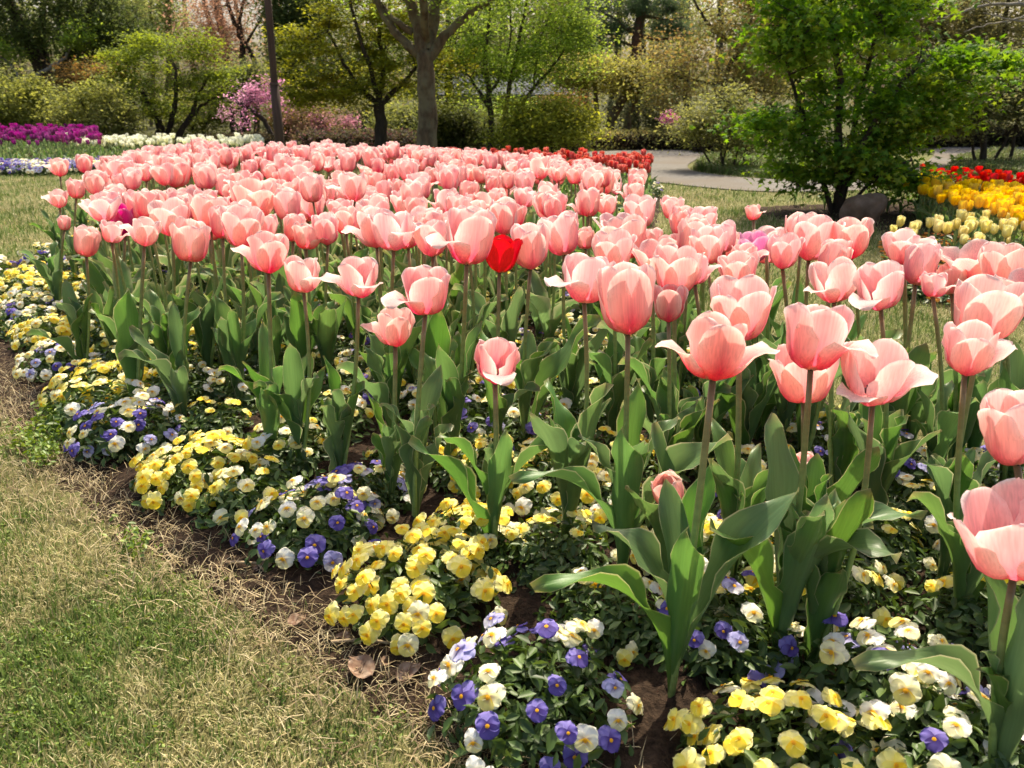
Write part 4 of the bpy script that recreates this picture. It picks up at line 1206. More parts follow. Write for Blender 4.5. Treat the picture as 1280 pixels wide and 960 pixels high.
# the dense maple by the boulder
tree("green_maple", 5.75, [[(1052, 266, .040), (1050, 235, .034), (1046, 180, .028), (1052, 100, .022), (1040, 0, .016), (1036, -90, .01)], [(1050, 225, .026), (1080, 170, .020, -.15), (1120, 110, .016, -.2), (1160, 70, .012)],
     [(1049, 215, .022), (1010, 160, .016, .15), (985, 90, .012), (980, 30, .01)], [(1050, 200, .02), (1075, 120, .017, .3), (1100, 30, .014), (1110, -60, .01)], [(1052, 238, .014), (1100, 215, .012, -.25), (1140, 200, .008, -.3)]],
     [(1050, 160, 92, 56, 36), (1075, 50, 114, 66, 46), (1210, 90, 58, 32, 22), (975, 160, 46, 26, 11), (1010, 45, 56, 36, 18), (1015, 216, 46, 12, 8), (1115, 212, 40, 16, 8), (1060, 198, 84, 16, 15), (1130, 140, 60, 50, 26), (1005, 228, 24, 8, 3), (1120, 232, 22, 8, 3), (1050, -80, 110, 70, 36), (980, 15, 34, 18, 7), (1130, 10, 46, 30, 10), (950, 150, 16, 6, 3), (1150, 230, 16, 8, 3)],
     [(0.065, 0.145, 0.018), (0.095, 0.19, 0.025), (0.050, 0.115, 0.016), (0.125, 0.21, 0.03), (0.15, 0.17, 0.03)], "dense green maple with lobed leaves and low branches standing by the boulder", leaf=0.056, per=82, clump=0.120, flat=0.5, bark=M_DARKBARK, seed=3, shape='l', layered=1.0, depth=0.85, twig=0.005)
# thick forked trunk
tree("forked_tree", 9.0, [[(534, 205, .112), (534, 150, .100), (533, 100, .090), (531, 65, .086)], [(530, 72, .058), (505, 55, .045), (480, 22, .036), (462, -12, .028), (430, -70, .02)], [(528, 66, .075), (522, 30, .06), (508, -10, .05), (500, -80, .03)],
     [(533, 66, .075), (541, 20, .06, .2), (548, -20, .05, .3), (556, -90, .03)], [(537, 72, .058), (560, 38, .045), (590, 15, .036), (625, -8, .025), (680, -40, .02)], [(516, 40, .04), (490, 24, .028), (470, -5, .02), (440, -30, .014)], [(533, 50, .05), (530, 0, .04, -.3), (524, -60, .03, -.4)]],
     [(530, -70, 150, 45, 46), (470, -20, 60, 22, 10), (600, -10, 60, 20, 10)], LGR, "tall tree with a thick mottled grey trunk forking into bare limbs", leaf=0.05, per=60, clump=0.16, seed=8, twig=0.009)
# yellow-green maple left of it
tree("yellow_green_maple", 11.0, [[(476, 195, .085), (476, 150, .075), (474, 125, .065)], [(474, 130, .04), (452, 112, .03), (430, 80, .022), (410, 40, .015)], [(474, 128, .045), (480, 90, .035, .2), (474, 40, .025), (470, -30, .015)], [(476, 130, .04), (500, 108, .028), (520, 85, .02)], [(474, 126, .035), (462, 80, .028, -.3), (440, 20, .02, -.3), (430, -50, .012)]],
     [(418, 75, 72, 60, 44), (452, 15, 85, 55, 46), (500, 75, 52, 55, 26), (390, 118, 46, 18, 15), (560, 90, 40, 50, 18), (440, -60, 90, 40, 30), (365, 60, 16, 30, 7)], YGR, "yellow-green layered maple on a slim dark trunk beside the forked tree", leaf=0.05, per=120, clump=0.155, flat=0.9, layered=1.1, bark=M_DARKBARK, seed=5)
# three-stemmed tree
tree("three_stemmed_tree", 10.8, [[(613, 195, .042), (614, 140, .036), (606, 80, .028), (612, 20, .02), (616, -60, .012)], [(626, 195, .036), (632, 140, .032), (640, 95, .026), (652, 40, .018), (664, -30, .012)], [(637, 195, .032), (648, 135, .028), (668, 108, .022), (690, 85, .016), (715, 50, .012)],
     [(613, 140, .024), (596, 110, .018), (580, 85, .012), (568, 50, .01)], [(611, 120, .022), (628, 90, .016), (640, 40, .012), (636, -10, .01)], [(668, 108, .014), (672, 60, .012), (690, 10, .01)]],
     [(625, 40, 75, 65, 58), (690, 55, 55, 50, 40), (600, 100, 50, 30, 14), (650, -50, 110, 50, 40), (720, 30, 30, 30, 12)], LGR, "light green tree with three slim dark stems and airy young leaves", leaf=0.042, per=90, clump=0.17, flat=0.5, bark=M_DARKBARK, seed=6, layered=0.6)
tree("round_shrub", 10.2, [[(690, 205, .02), (690, 180, .016), (685, 150, .012)], [(700, 205, .015), (712, 175, .012), (722, 155, .01)], [(682, 205, .015), (664, 175, .012), (655, 155, .01)]],
     [(688, 168, 56, 24, 38), (715, 145, 34, 16, 15), (656, 148, 30, 20, 14), (690, 135, 26, 12, 10), (635, 175, 24, 14, 8)], [(0.17, 0.19, 0.032), (0.12, 0.145, 0.028), (0.21, 0.21, 0.045)], "round yellow-green shrub between the three-stemmed tree and the hedge", "shrub", leaf=0.045, per=120, clump=0.12, bark=M_DARKBARK, seed=7)
tree("dark_shrub", 11.6, [[(580, 198, .02), (580, 175, .016), (578, 150, .012)], [(592, 198, .016), (602, 172, .012), (608, 150, .01)]], [(578, 160, 46, 28, 50), (545, 165, 24, 22, 16)], [(0.07, 0.085, 0.03), (0.10, 0.11, 0.04), (0.05, 0.06, 0.025)], "dark leafy shrub just past the forked trunk", "shrub", leaf=0.05, per=120, clump=0.13, bark=M_DARKBARK, seed=9)
# plum with a crooked trunk, pine behind
tree("plum_tree", 14.6, [[(758, 166, .085), (764, 148, .08), (778, 126, .075), (786, 110, .06), (792, 90, .03)], [(742, 168, .05), (747, 140, .045), (744, 108, .035), (735, 85, .02)], [(784, 162, .04), (787, 140, .035), (797, 120, .03), (806, 95, .02)], [(786, 112, .03), (765, 100, .025), (740, 85, .015)]],
     [(755, 95, 56, 20, 56), (795, 98, 34, 20, 26), (715, 100, 24, 20, 18), (740, 80, 40, 12, 18)], [(0.19, 0.19, 0.04), (0.14, 0.14, 0.05), (0.15, 0.11, 0.06), (0.22, 0.23, 0.05)], "low spreading plum tree with a thick crooked leaning trunk above the hedge", leaf=0.05, per=90, clump=0.15, bark=M_BARK, seed=10, layered=0.7)
tree("pine_tree", 19.0, [[(791, 140, .13), (793, 85, .12), (796, 45, .11), (806, 0, .09), (812, -60, .06)], [(797, 48, .04), (775, 28, .03), (758, 18, .02)], [(796, 62, .035), (772, 46, .028), (752, 40, .02)], [(800, 45, .04), (830, 50, .03), (850, 46, .02)], [(804, 20, .04), (835, 26, .03), (855, 22, .02)]],
     [(770, 8, 34, 9, 22), (762, 36, 30, 8, 18), (845, 34, 32, 8, 18), (820, 8, 36, 10, 20), (800, -30, 60, 16, 30), (752, 52, 22, 6, 8)], [(0.035, 0.062, 0.035), (0.05, 0.08, 0.045), (0.065, 0.085, 0.05)], "dark pine with a reddish trunk and flat needle pads behind the plum tree", leaf=0.11, per=150, clump=0.20, bark=M_PINEBARK, seed=12, layered=0.85, aspect=0.12, flat=0.1)
tree("brown_leaved_tree", 13.6, [[(902, 190, .05), (905, 140, .045), (908, 85, .04), (925, 66, .038)], [(926, 68, .034), (905, 45, .028), (880, 25, .022), (862, -8, .016)], [(926, 66, .034), (940, 30, .026), (935, -10, .02)], [(907, 110, .024), (870, 100, .02), (835, 92, .014)], [(907, 115, .024), (945, 113, .02), (980, 118, .014)]],
     [(885, 75, 74, 50, 52), (930, 15, 60, 45, 28), (845, 105, 48, 26, 18), (950, 95, 44, 40, 20), (900, -50, 90, 40, 26)], BRN, "brown and orange spring-leaved tree with dark slanting limbs beside the green maple", leaf=0.055, per=85, clump=0.2, bark=M_DARKBARK, seed=14)
tree("olive_shrub", 9.2, [[(905, 214, .016), (902, 185, .013), (890, 150, .01)], [(916, 214, .014), (922, 185, .012), (935, 155, .008)], [(894, 214, .012), (880, 190, .01), (866, 165, .008)], [(925, 214, .010), (932, 190, .009), (938, 160, .006)], [(900, 214, .012), (910, 180, .01), (912, 140, .008)]],
     [(900, 152, 58, 20, 32), (930, 172, 34, 18, 15), (868, 160, 28, 16, 11), (905, 128, 30, 12, 11)], [(0.12, 0.135, 0.045), (0.16, 0.16, 0.055), (0.10, 0.10, 0.05)], "thin-stemmed olive shrub on the grassy island in the gravel path", "shrub", leaf=0.040, per=75, clump=0.12, bark=M_DARKBARK, seed=15)
tree("small_azalea", 13.9, [[(834, 168, .012), (834, 158, .01), (833, 148, .008)]], [(834, 148, 8, 8, 16)], [(0.60, 0.26, 0.56), (0.70, 0.38, 0.64)], "small pale pink azalea blossoming above the clipped hedge", "azalea", leaf=0.045, per=40, clump=0.05, seed=16)
# trees behind the purple and white beds
tree("dark_leaning_tree", 17.0, [[(80, 178, .22), (74, 140, .20), (66, 110, .18), (45, 70, .14), (20, 20, .10), (-10, -50, .06)], [(66, 112, .13), (88, 70, .10), (110, 20, .07), (140, -40, .05)], [(60, 100, .10), (50, 40, .07, .4), (60, -30, .05, .5)]],
     [(40, 15, 75, 55, 60), (110, 15, 60, 45, 44), (150, 55, 42, 24, 24), (-20, 30, 50, 60, 24), (60, -60, 130, 40, 40), (115, 62, 34, 18, 12)], DK + [(0.08, 0.10, 0.04)], "big dark leaning tree behind the purple tulip bed", leaf=0.075, per=110, clump=0.26, bark=M_DARKBARK, seed=20)
tree("pale_branched_tree", 16.2, [[(30, 178, .05), (34, 140, .045), (42, 96, .04), (62, 84, .035), (76, 78, .03), (86, 62, .022), (96, 48, .015)], [(34, 120, .03), (20, 86, .024), (0, 70, .018), (-20, 60, .01)]], [(98, 45, 24, 14, 16), (10, 60, 24, 12, 8)], LGR, "slender pale-barked tree bending in front of the dark leaning tree", leaf=0.055, per=70, clump=0.15, bark=M_PALEBARK, seed=21)
tree("olive_bush", 13.6, [[(15, 186, .02), (15, 150, .015), (10, 120, .01)], [(30, 186, .02), (40, 150, .014), (48, 125, .01)]], [(15, 128, 54, 20, 26), (-30, 130, 30, 30, 14), (30, 155, 40, 18, 16), (40, 108, 18, 10, 7), (-5, 105, 22, 10, 7)], [(0.13, 0.15, 0.04), (0.17, 0.18, 0.05), (0.10, 0.11, 0.045)], "olive bush behind the purple tulips under the dark leaning tree", "shrub", leaf=0.055, per=100, clump=0.16, seed=22, bark=M_DARKBARK)
tree("feathery_bush", 13.0, [[(118, 190, .018), (110, 150, .014), (100, 120, .01)], [(128, 190, .018), (132, 150, .014), (140, 120, .01)], [(138, 190, .014), (155, 155, .012), (165, 130, .008)]], [(118, 138, 48, 18, 26), (155, 150, 28, 22, 14), (92, 118, 24, 12, 9), (130, 165, 40, 14, 14), (135, 112, 20, 10, 7)], [(0.19, 0.20, 0.065), (0.15, 0.165, 0.05), (0.12, 0.12, 0.05)], "pale feathery bush rising behind the meeting of purple and white tulips", "shrub", leaf=0.05, per=90, clump=0.14, seed=23, bark=M_DARKBARK)
tree("rust_shrub", 15.5, [[(112, 180, .03), (112, 140, .024), (110, 105, .018)]], [(118, 92, 42, 14, 36), (90, 105, 28, 14, 14)], RUS, "rust-brown flat-topped shrub below the dark leaning tree", "shrub", leaf=0.055, per=110, clump=0.16, layered=0.8, seed=24, bark=M_DARKBARK)
tree("twin_stemmed_tree", 14.0, [[(200, 184, .075), (200, 160, .07), (192, 140, .05), (178, 115, .035)], [(200, 160, .05), (215, 142, .045), (222, 120, .035), (218, 80, .02)], [(221, 184, .055), (226, 162, .05), (240, 145, .045), (246, 125, .03), (258, 100, .02)], [(240, 145, .03), (255, 130, .025), (275, 118, .015)]],
     [(200, 78, 62, 34, 36), (172, 118, 46, 18, 18), (262, 112, 44, 22, 22), (240, 62, 30, 22, 12), (185, 55, 22, 14, 8), (225, 140, 70, 10, 12), (285, 92, 14, 8, 5), (150, 95, 14, 8, 5)], BRI, "bright green layered tree on two dark twisted stems behind the white tulips", leaf=0.05, per=105, clump=0.17, layered=1.1, flat=0.9, bark=M_DARKBARK, seed=25)
tree("dark_round_tree", 15.2, [[(290, 185, .04), (290, 150, .035), (286, 115, .02)]], [(288, 108, 36, 20, 24), (270, 122, 20, 10, 7), (305, 92, 16, 10, 7)], [(0.085, 0.105, 0.04), (0.11, 0.12, 0.05), (0.07, 0.08, 0.035)], "dull dark round tree next to the magenta azalea", leaf=0.055, per=110, clump=0.16, seed=26, bark=M_DARKBARK)
tree("magenta_azalea", 12.8, [[(346, 192, .045), (340, 165, .04), (328, 146, .035), (306, 132, .03), (290, 124, .02)], [(310, 134, .02), (318, 118, .016), (328, 105, .01)], [(300, 192, .012), (296, 160, .01), (292, 145, .008)]], [(322, 120, 20, 11, 24), (338, 103, 16, 6, 8), (298, 128, 18, 6, 7), (354, 126, 14, 12, 6), (296, 148, 22, 14, 6)], PNK, "magenta azalea blossoming over a bent dark stem beside the leaning pole", "azalea", leaf=0.040, per=32, clump=0.085, seed=27, bark=M_DARKBARK)
tree("faint_azalea", 13.4, [[(405, 190, .012), (402, 165, .01), (398, 150, .008)], [(378, 190, .012), (380, 165, .01), (376, 140, .008)]], [(398, 147, 14, 6, 10), (376, 132, 18, 10, 10), (420, 160, 24, 16, 18), (375, 160, 26, 16, 14)], [(0.40, 0.16, 0.30), (0.16, 0.12, 0.07), (0.14, 0.13, 0.06), (0.13, 0.12, 0.05)], "thin azalea bush with few pink flowers between pole and yellow-green maple", "azalea", leaf=0.045, per=50, clump=0.11, seed=28, bark=M_DARKBARK)
tree("bare_brown_tree", 19.0, [[(306, 160, .09), (306, 82, .08), (302, 50, .06), (290, 20, .045), (275, -30, .03)], [(320, 160, .07), (322, 80, .06), (305, 55, .05), (298, 30, .04), (310, -20, .025)], [(306, 58, .03), (330, 20, .02), (345, -20, .015)]], [(290, 15, 60, 35, 40), (265, 60, 36, 26, 34), (255, 25, 30, 40, 24), (280, -40, 80, 30, 30)], BPK, "brownish tree still almost bare with sky between its branches", leaf=0.055, per=65, clump=0.26, twig=0.012, bark=M_DARKBARK, seed=29)
tree("dark_evergreen", 18.0, [[(366, 180, .10), (366, 100, .08), (366, 0, .06), (366, -60, .03)], [(362, 10, .05), (385, 40, .035), (402, 60, .02)]], [(362, 60, 22, 60, 46), (372, 5, 34, 45, 40), (366, -50, 40, 40, 24)], DK, "dark upright evergreen seen past the leaning pole", leaf=0.08, per=140, clump=0.2, bark=M_DARKBARK, seed=30)
tree("tall_slim_tree", 22.0, [[(212, 165, .09), (212, 60, .08), (210, -40, .05)], [(190, 165, .05), (192, 60, .045), (186, -30, .03)], [(168, 165, .05), (166, 60, .045), (172, -30, .03)], [(155, 165, .04), (152, 60, .04), (150, -30, .03)]], [(178, 20, 55, 42, 62), (140, 30, 34, 40, 26), (200, 50, 22, 25, 14), (180, -40, 70, 30, 24)], [(0.17, 0.20, 0.075), (0.13, 0.16, 0.055), (0.19, 0.19, 0.09)], "pale green tall tree of several slim upright stems behind the twin-stemmed tree", leaf=0.08, per=75, clump=0.26, bark=M_BARK, seed=31)
# understory filling in below the crowns
for (px, d, h, rx, pal, lab) in ((245, 16.5, 128, 46, OLV, "olive understory shrub behind the twin-stemmed tree"), (372, 16.0, 138, 44, RUS, "brownish understory shrub right behind the leaning pole"), (440, 16.8, 132, 44, GRY, "grey-green understory shrub behind the yellow-green maple trunk"),
                                 (512, 15.5, 140, 40, OLV, "olive understory shrub tucked behind the forked trunk"), (625, 16.0, 136, 52, LGR, "light green understory shrub behind the three slim stems"), (700, 17.5, 125, 40, RUS, "brownish understory shrub behind the round yellow-green shrub"),
                                 (800, 18.0, 128, 48, GRY, "grey-green understory shrub behind the crooked plum trunk"), (60, 16.0, 130, 50, OLV, "olive understory shrub at the foot of the dark leaning tree")):
    tree("understory_shrub", d, [[(px, 172, .03), (px - 4, 150, .024), (px - 10, h, .014)], [(px + 6, 172, .024), (px + 14, 148, .018), (px + 20, h, .01)]],
         [(px, h + 8, rx, 16, 26), (px - 8, 158, rx, 12, 18), (px + rx * .5, h + 20, rx * .5, 12, 9)], pal, lab, "shrub", leaf=0.065, per=80, clump=0.19, seed=500 + px, bark=M_DARKBARK)
# beyond the maple and the right-hand beds
tree("grey_shrub", 9.8, [[(1230, 196, .035), (1230, 165, .03), (1222, 130, .02)], [(1240, 196, .022), (1258, 172, .018), (1275, 150, .012)], [(1222, 196, .02), (1216, 170, .016), (1205, 140, .01)], [(1264, 196, .025), (1270, 160, .02), (1276, 120, .014)]],
     [(1225, 120, 50, 36, 56), (1270, 110, 45, 46, 44), (1195, 150, 24, 20, 14), (1320, 110, 40, 50, 24)], GRY, "grey-green shrub on several dark stems past the yellow tulips", "shrub", leaf=0.045, per=100, clump=0.14, bark=M_DARKBARK, seed=33)
tree("brown_thicket_tree", 14.5, [[(1180, 180, .06), (1185, 110, .05), (1180, 40, .04), (1170, -30, .02)], [(1250, 180, .06), (1248, 110, .05), (1255, 40, .04), (1265, -30, .02)]], [(1180, 60, 70, 70, 60), (1255, 40, 60, 60, 56), (1130, 30, 60, 60, 40), (1220, -40, 110, 40, 40), (1330, 60, 50, 70, 30)], [(0.12, 0.11, 0.045), (0.10, 0.105, 0.045), (0.14, 0.115, 0.055), (0.085, 0.09, 0.04)], "tangled brownish tree filling the space behind the green maple and grey shrub", leaf=0.06, per=110, clump=0.24, bark=M_DARKBARK, seed=34)
tree("olive_backdrop_tree", 17.0, [[(1000, 170, .09), (1002, 90, .08), (1000, 0, .05), (996, -60, .03)]], [(990, 60, 60, 60, 60), (1060, 30, 60, 60, 50), (960, 10, 50, 50, 36), (1010, -50, 90, 40, 30)], OLV, "olive tree standing hidden behind the dense green maple", leaf=0.07, per=95, clump=0.26, bark=M_DARKBARK, seed=35)
tree("bare_twigged_tree", 8.6, [[(1345, 215, .09), (1342, 120, .08), (1335, 50, .06), (1318, 12, .035), (1285, 6, .022), (1240, 4, .014), (1195, 18, .009), (1168, 24, .005)], [(1300, 8, .014), (1270, 26, .010), (1235, 30, .007), (1205, 40, .004)], [(1330, 40, .03), (1300, 26, .014), (1262, 26, .008), (1230, 16, .005)], [(1240, 5, .007), (1215, -6, .005), (1190, -8, .003)]], [(1320, -60, 60, 30, 10)], GRY, "pale bare twigs of a tree reaching in above the grey shrub", leaf=0.04, per=8, clump=0.10, bark=M_PALEBARK, seed=36, twig=0.004)
tree("far_olive_tree", 21.0, [[(730, 160, .10), (730, 80, .08), (735, 0, .05)]], [(720, 20, 60, 50, 60), (690, 60, 40, 34, 26), (850, 20, 40, 40, 30), (720, -50, 90, 30, 24)], OLV, "olive tree far behind the pine and the airy light green tree", leaf=0.08, per=95, clump=0.3, bark=M_DARKBARK, seed=37)
tree("far_green_tree", 22.0, [[(560, 160, .12), (562, 80, .10), (560, 0, .06)]], [(560, 40, 70, 60, 70), (620, 60, 60, 40, 44), (520, 90, 60, 30, 30), (600, -40, 120, 40, 40)], [(0.11, 0.15, 0.04), (0.08, 0.115, 0.035), (0.14, 0.17, 0.05)], "mid green tree filling the gap far behind the forked trunk", leaf=0.085, per=100, clump=0.3, bark=M_DARKBARK, seed=38)
tree("far_dark_tree", 23.0, [[(400, 160, .12), (400, 80, .10), (402, 0, .06)]], [(410, 60, 60, 60, 50), (330, 110, 60, 24, 30), (460, 90, 50, 40, 30)], [(0.06, 0.08, 0.03), (0.09, 0.10, 0.04)], "dull dark tree far behind the yellow-green maple", leaf=0.09, per=100, clump=0.3, bark=M_DARKBARK, seed=39)

# ------------------------------------------------------------------ hedges: a dark woody core and a clipped skin of leaves
def hedge(name, x0, x1, d, y_top, thick, pal, label, seed, dens=900, leaf=0.045):
    r = np.random.default_rng(seed)
    a, b = on(x0, d), on(x1, d)
    h = CAM_H - d * math.tan(dep(y_top))
    W = b.x - a.x
    root = empty(name, (a.x + W / 2, d + thick / 2, 0), label, "hedge")
    nx, ny, nz = max(int(W / 0.12), 4), 6, 5
    def bump(P): return 0.03 * (vnoise(P[:, [0, 2]] * 1.0, 3.1, seed) - .5) + 0.04 * (vnoise(P[:, [0, 1]], 2.3, seed + 1) - .5)
    n = int(W * (h + thick) * dens)
    f = r.random(n) < h / (h + thick)
    P = np.stack([r.uniform(-W / 2, W / 2, n), np.where(f, -thick / 2, r.uniform(-thick / 2, thick / 2, n)), np.where(f, r.uniform(0.02, h, n), h)], 1)
    e = int(n * 0.15)
    E = np.stack([r.choice([-W / 2, W / 2], e), r.uniform(-thick / 2, thick / 2, e), r.uniform(0.02, h, e)], 1)
    P = np.concatenate([P, E]); P += r.normal(size=P.shape) * 0.022; P[:, 2] += bump(P) * 1.5
    g = Geo(); V, F, C = diamonds(P, leaf, r, pick(pal, len(P), r, 0.25), 0.6, 0.3); g.add(V, F, C)
    link("foliage", g.mesh("hedge_foliage", [M_CROWN], smooth=False), root)
    g = Geo()
    for i in range(int(W / 0.09)):
        x = -W / 2 + 0.05 + i * 0.09
        for yy in (-thick * .3, thick * .1):
            V, F = tube([(x, yy, -0.02), (x + r.uniform(-.05, .05), yy + r.uniform(-.05, .05), h * 0.5), (x + r.uniform(-.1, .1), yy + r.uniform(-.1, .1), h * 0.92)], [0.012, 0.01, 0.005], 5); g.add(V, F)
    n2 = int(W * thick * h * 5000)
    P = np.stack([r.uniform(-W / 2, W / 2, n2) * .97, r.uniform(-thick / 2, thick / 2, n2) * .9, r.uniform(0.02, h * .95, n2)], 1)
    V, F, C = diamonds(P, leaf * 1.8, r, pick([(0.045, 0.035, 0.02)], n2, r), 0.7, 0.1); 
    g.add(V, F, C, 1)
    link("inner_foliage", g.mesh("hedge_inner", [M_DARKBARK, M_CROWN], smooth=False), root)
    return root
hedge("clipped_hedge", 735, 872, 12.6, 168, 1.3, [(0.20, 0.20, 0.06), (0.15, 0.15, 0.05), (0.22, 0.19, 0.07)], "low clipped hedge with a flat top along the gravel path", 41)
hedge("low_hedge", 236, 345, 12.4, 172, 0.9, [(0.05, 0.045, 0.022), (0.07, 0.06, 0.03)], "dark low hedge under the magenta azalea", 42)
hedge("low_hedge", 372, 520, 12.2, 168, 0.9, [(0.05, 0.05, 0.024), (0.075, 0.07, 0.03), (0.10, 0.055, 0.05)], "dark low hedge behind the yellow-green maple trunk", 43)
hedge("low_hedge", 545, 735, 12.3, 172, 0.9, [(0.06, 0.065, 0.025), (0.08, 0.08, 0.03)], "dark low hedge between the forked trunk and the round shrub", 44)
hedge("low_hedge", -60, 110, 14.4, 160, 1.0, [(0.045, 0.05, 0.022), (0.07, 0.07, 0.03)], "dark low hedge behind the purple tulips", 45)
hedge("low_hedge", 1150, 1420, 13.2, 160, 1.2, [(0.05, 0.05, 0.022), (0.075, 0.07, 0.03)], "dark low hedge in the shade beyond the gravel", 46)
hedge("low_hedge", 868, 960, 12.0, 168, 0.8, [(0.04, 0.04, 0.02), (0.06, 0.055, 0.025)], "dark low hedge at the back of the grassy island", 47)

# ground cover of the island in the path and beyond the right beds
gr = np.random.default_rng(55)
def cover(name, poly_px, n, h, pal, label):
    poly = gpoly(poly_px); l, u = poly.min(0), poly.max(0)
    q = np.stack([gr.uniform(l[0], u[0], n * 3), gr.uniform(l[1], u[1], n * 3)], 1)
    q = q[inside(poly, q)][:n]
    hz = h * (0.4 + 0.9 * vnoise(q, 3, 6))
    P3 = np.concatenate([q, np.zeros((len(q), 1))], 1)
    V, F, C = blades(P3, hz * 1.2, np.full(len(q), 0.012), 0.9, pick(pal, len(q), gr, .25), 3)
    g = Geo().add(V, F, C)
    P3[:, 2] = gr.uniform(0.2, 1, len(q)) * hz
    V, F, C = diamonds(P3, 0.035, gr, pick(pal, len(q), gr, .25)); g.add(V, F, C)
    link(name, g.mesh(name, [M_GRASS], smooth=False), kind="stuff", label=label, cat="ground cover")
cover("ground_cover", [(866, 214), (884, 198), (960, 194), (1080, 200), (1080, 224), (960, 224)], 14000, 0.10, [(0.11, 0.18, 0.035), (0.15, 0.21, 0.05), (0.18, 0.18, 0.07)], "green grass tufts on the island in the gravel path")
cover("ground_cover", [(1182, 214), (1200, 196), (1400, 190), (1400, 216), (1290, 221)], 14000, 0.10, [(0.12, 0.17, 0.04), (0.16, 0.20, 0.06), (0.19, 0.18, 0.08)], "low green ground cover under the grey shrub")
cover("ground_cover", [(530, 190), (735, 196), (735, 206), (530, 203)], 7000, 0.08, [(0.10, 0.13, 0.035), (0.13, 0.15, 0.04)], "low green growth at the feet of the shrubs behind the red tulips")

# ------------------------------------------------------------------ the wood far behind, a low building glimpsed through it
wr = np.random.default_rng(66)
g = Geo()
n = 6400
c = np.stack([wr.uniform(-34, 34, n), wr.uniform(29, 46, n), wr.uniform(0.4, 9, n)], 1)
pxs = 640 + FPX * c[:, 0] / (c[:, 1] * math.cos(PITCH))
gap = ((pxs > 215) & (pxs < 345) & (c[:, 2] > 3.0)) | ((pxs > 470) & (pxs < 560) & (c[:, 2] > 4.2)) | ((pxs > 740) & (pxs < 860) & (c[:, 2] > 4.4))
gap |= (c[:, 2] > 3.4 + 4 * vnoise(c, 0.45, 4))
gap |= (pxs > 570) & (pxs < 700) & (c[:, 2] > 0.9) & (c[:, 2] < 1.4) & (wr.random(n) < 0.6)
c = c[~(gap & (wr.random(n) < 0.93))]
tone = np.stack([vnoise(c, 0.25, 1), vnoise(c, 0.25, 2)], 1)
col0 = lerp(lerp(np.array((0.12, 0.14, 0.055)), np.array((0.20, 0.21, 0.08)), tone[:, 0]), np.array((0.22, 0.155, 0.10)), np.clip(tone[:, 1] - 0.45, 0, 1) * 1.4)
idx = np.repeat(np.arange(len(c)), 34)
P = c[idx] + wr.normal(size=(len(idx), 3)) * np.array([0.42, 0.42, 0.3])
V, F, C = diamonds(P, 0.17, wr, col0[idx] * wr.uniform(0.7, 1.3, (len(idx), 1)), 0.6, 0.3); g.add(V, F, C, 0)
for i in range(90):
    x, y = wr.uniform(-32, 32), wr.uniform(29, 45)
    V, F = tube([(x, y, 0), (x + wr.uniform(-.3, .3), y, 3), (x + wr.uniform(-.8, .8), y, 8)], [0.16, 0.12, 0.05], 6); g.add(V, F, (1, 1, 1), 1)
link("far_woods", g.mesh("far_woods", [M_CROWN, M_DARKBARK], smooth=False), kind="stuff", label="hazy mixed spring woodland far behind the garden", cat="woodland")

def box(g, x0, x1, y0, y1, z0, z1, mi=0):
    V = [(x, y, z) for x in (x0, x1) for y in (y0, y1) for z in (z0, z1)]
    g.add(V, np.array([[0, 1, 3, 2], [4, 6, 7, 5], [0, 4, 5, 1], [2, 3, 7, 6], [0, 2, 6, 4], [1, 5, 7, 3]]), (1, 1, 1), mi)
    return g
a, b = on(560, 26), on(705, 26)
hb = empty("low_building", ((a.x + b.x) / 2, 27.5, 0), "low building with a pale grey roof glimpsed between the trees", "building")
W2 = (b.x - a.x) / 2
link("wall", box(Geo(), -W2, W2, -1.4, 1.4, 0, 0.82).mesh("wall", [M_WALL], smooth=False), hb)
g = Geo(); g.add([(-W2 - .3, -1.8, .80), (W2 + .3, -1.8, .80), (W2 + .3, 0, 1.42), (-W2 - .3, 0, 1.42), (-W2 - .3, 1.8, .80), (W2 + .3, 1.8, .80), (-W2 - .3, -1.8, .72), (W2 + .3, -1.8, .72), (-W2 - .3, 1.8, .72), (W2 + .3, 1.8, .72)],
            [np.array([[0, 1, 2, 3], [3, 2, 5, 4], [0, 6, 7, 1], [4, 5, 9, 8], [6, 8, 9, 7]]), np.array([[0, 3, 6], [3, 4, 8], [1, 7, 2], [5, 2, 9], [3, 8, 6], [2, 7, 9]])])
link("roof", g.mesh("roof", [M_ROOF], smooth=False), hb)
for i in range(5):
    x = -W2 + (i + 0.5) * 2 * W2 / 5
    link("window", box(Geo(), x - .4, x + .4, -1.43, -1.39, 0.25, 0.62).mesh("window", [M_GLASSD], smooth=False), hb)

# ------------------------------------------------------------------ pole, boulder, litter
d = 8.5
p0, p1, p2 = at_d(353, 215, d), at_d(343, 105, d), at_d(330, -60, d)
p0.z = -0.03
root = empty("leaning_pole", (p0.x, p0.y, 0), "slim brown leaning pole, thicker below, rising behind the tulips", "pole")
O = Vector((p0.x, p0.y, 0))
V, F = tube([p0 - O, (p0 + p1) / 2 - O, p1 - O], [0.050, 0.047, 0.045], 14); link("sleeve", Geo().add(V, F).mesh("pole_sleeve", [M_WOOD]), root)
V, F = tube([p1 - O - Vector((0, 0, .03)), (p1 + p2) / 2 - O, p2 - O], [0.035, 0.034, 0.032], 14); link("shaft", Geo().add(V, F).mesh("pole_shaft", [M_WOOD]), root)
V, F = tube([p1 - O - Vector((0, 0, .012)), p1 - O + Vector((0, 0, .012))], [0.049, 0.047], 14); link("collar", Geo().add(V, F).mesh("pole_collar", [M_WOOD]), root)

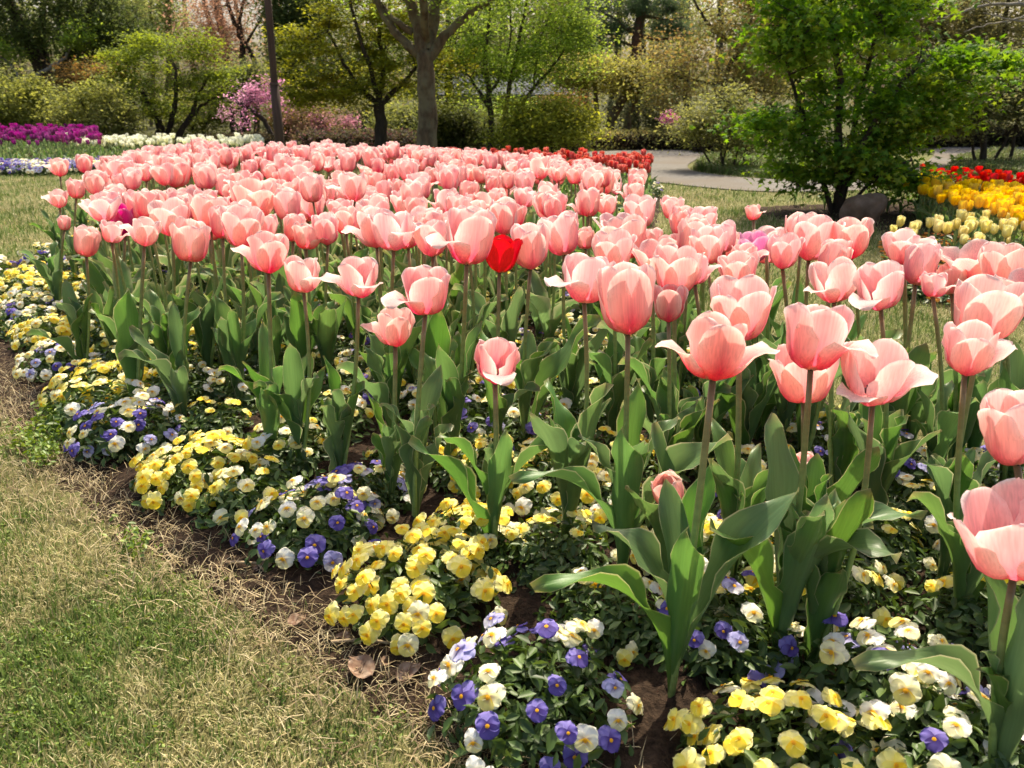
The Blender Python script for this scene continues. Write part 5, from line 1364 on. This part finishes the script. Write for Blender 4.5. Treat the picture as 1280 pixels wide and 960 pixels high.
import bmesh
def boulder(name, loc, size, seed, label):
    bm = bmesh.new(); bmesh.ops.create_icosphere(bm, subdivisions=4, radius=1)
    r = random.Random(seed); off = Vector((r.uniform(0, 9), r.uniform(0, 9), r.uniform(0, 9)))
    from mathutils import noise
    for v in bm.verts:
        n = noise.noise(v.co * 1.1 + off) * 0.32 + noise.noise(v.co * 3 + off) * 0.09
        v.co *= 1 + n
        v.co.z = max(v.co.z, -0.5)
        v.co = Vector((v.co.x * size[0], v.co.y * size[1], v.co.z * size[2]))
    me = bpy.data.meshes.new(name); bm.to_mesh(me); bm.free()
    for p in me.polygons: p.use_smooth = True
    me.materials.append(M_STONE)
    return link(name, me, loc=loc, label=label, cat="rock")
s = at_d(1078, 268, 5.35)
boulder("boulder", (s.x, s.y, 0.07), (0.14, 0.12, 0.14), 4, "dark rounded boulder at the foot of the green maple")
tp = [(maple_xy[0] + 0.66 * math.cos(t) * (1 + .08 * math.sin(3 * t)), maple_xy[1] - 0.08 + 0.50 * math.sin(t)) for t in np.linspace(0, 2 * PI, 40)[:-1]]
soil("maple_shade_soil", np.array(tp), 0.05, 0.008, 0.014, 28)  # shade under the maple put in as a patch of dark bare soil

lr = random.Random(31)
for i, (px, py, s, lab) in enumerate([(452, 846, .05, "curled dead leaf lying by the bed edge, biggest of the brown litter"), (512, 852, .042, "pale flat dead leaf on bare soil below the yellow mound"), (487, 838, .03, "small brown dead leaf beside the pale flat one"), (372, 786, .034, "dead leaf caught in the straw short of the mixed clump"),
                              (560, 826, .03, "dead leaf tucked under the violet clump"), (330, 718, .034, "greyish dead leaf below the white, cream and violet clump"), (203, 640, .03, "dead leaf on the soil under the far yellow mound"), (430, 806, .026, "tiny dead leaf halfway between lawn and yellow mound")]):
    p = at(px, py)
    r = np.random.default_rng(900 + i)
    S, T = np.meshgrid(np.linspace(0, 1, 9), np.linspace(-1, 1, 7), indexing='ij')
    w = 0.36 * np.sin(PI * S ** 0.8) ** 0.8
    V = np.stack([(S - .5) * s, T * w * s, s * (0.10 + 0.18 * np.abs(T) ** 2 * np.sin(PI * S) + 0.16 * (S - .5) ** 2 * 2 + 0.05 * np.sin(S * 9 + T * 3))], -1).reshape(-1, 3)
    o = link("dead_leaf", Geo().add(V, grid_faces(9, 7), pick([(0.26, 0.17, 0.11), (0.34, 0.25, 0.18), (0.20, 0.12, 0.08)], 63, r, .1)).mesh("dead_leaf", [M_DRY]), loc=(p.x, p.y, 0.012), label=lab, cat="leaf")
    o.rotation_euler = (lr.uniform(-.2, .2), lr.uniform(-.2, .2), lr.uniform(0, 6.3))
for i, (xa, ya, xb, yb, lab) in enumerate([(285, 712, 350, 738, "pale dry stalk lying across the straw below the mixed clump"), (415, 812, 548, 846, "long thin root curving over the soil by the dead leaves")]):
    a, b = at(xa, ya), at(xb, yb)
    m = (a + b) / 2 + Vector((0.015, 0.02, 0.0))
    Q = wiggle([(a.x, a.y, .014), (m.x, m.y, .022), (b.x, b.y, .012)], np.random.default_rng(i), 0.003)
    V, F = tube(Q, np.linspace(.003, .0015, len(Q)), 6)
    link("twig", Geo().add(V, F, (0.42, 0.32, 0.2)).mesh("twig", [M_DRY]), label=lab, cat="twig")
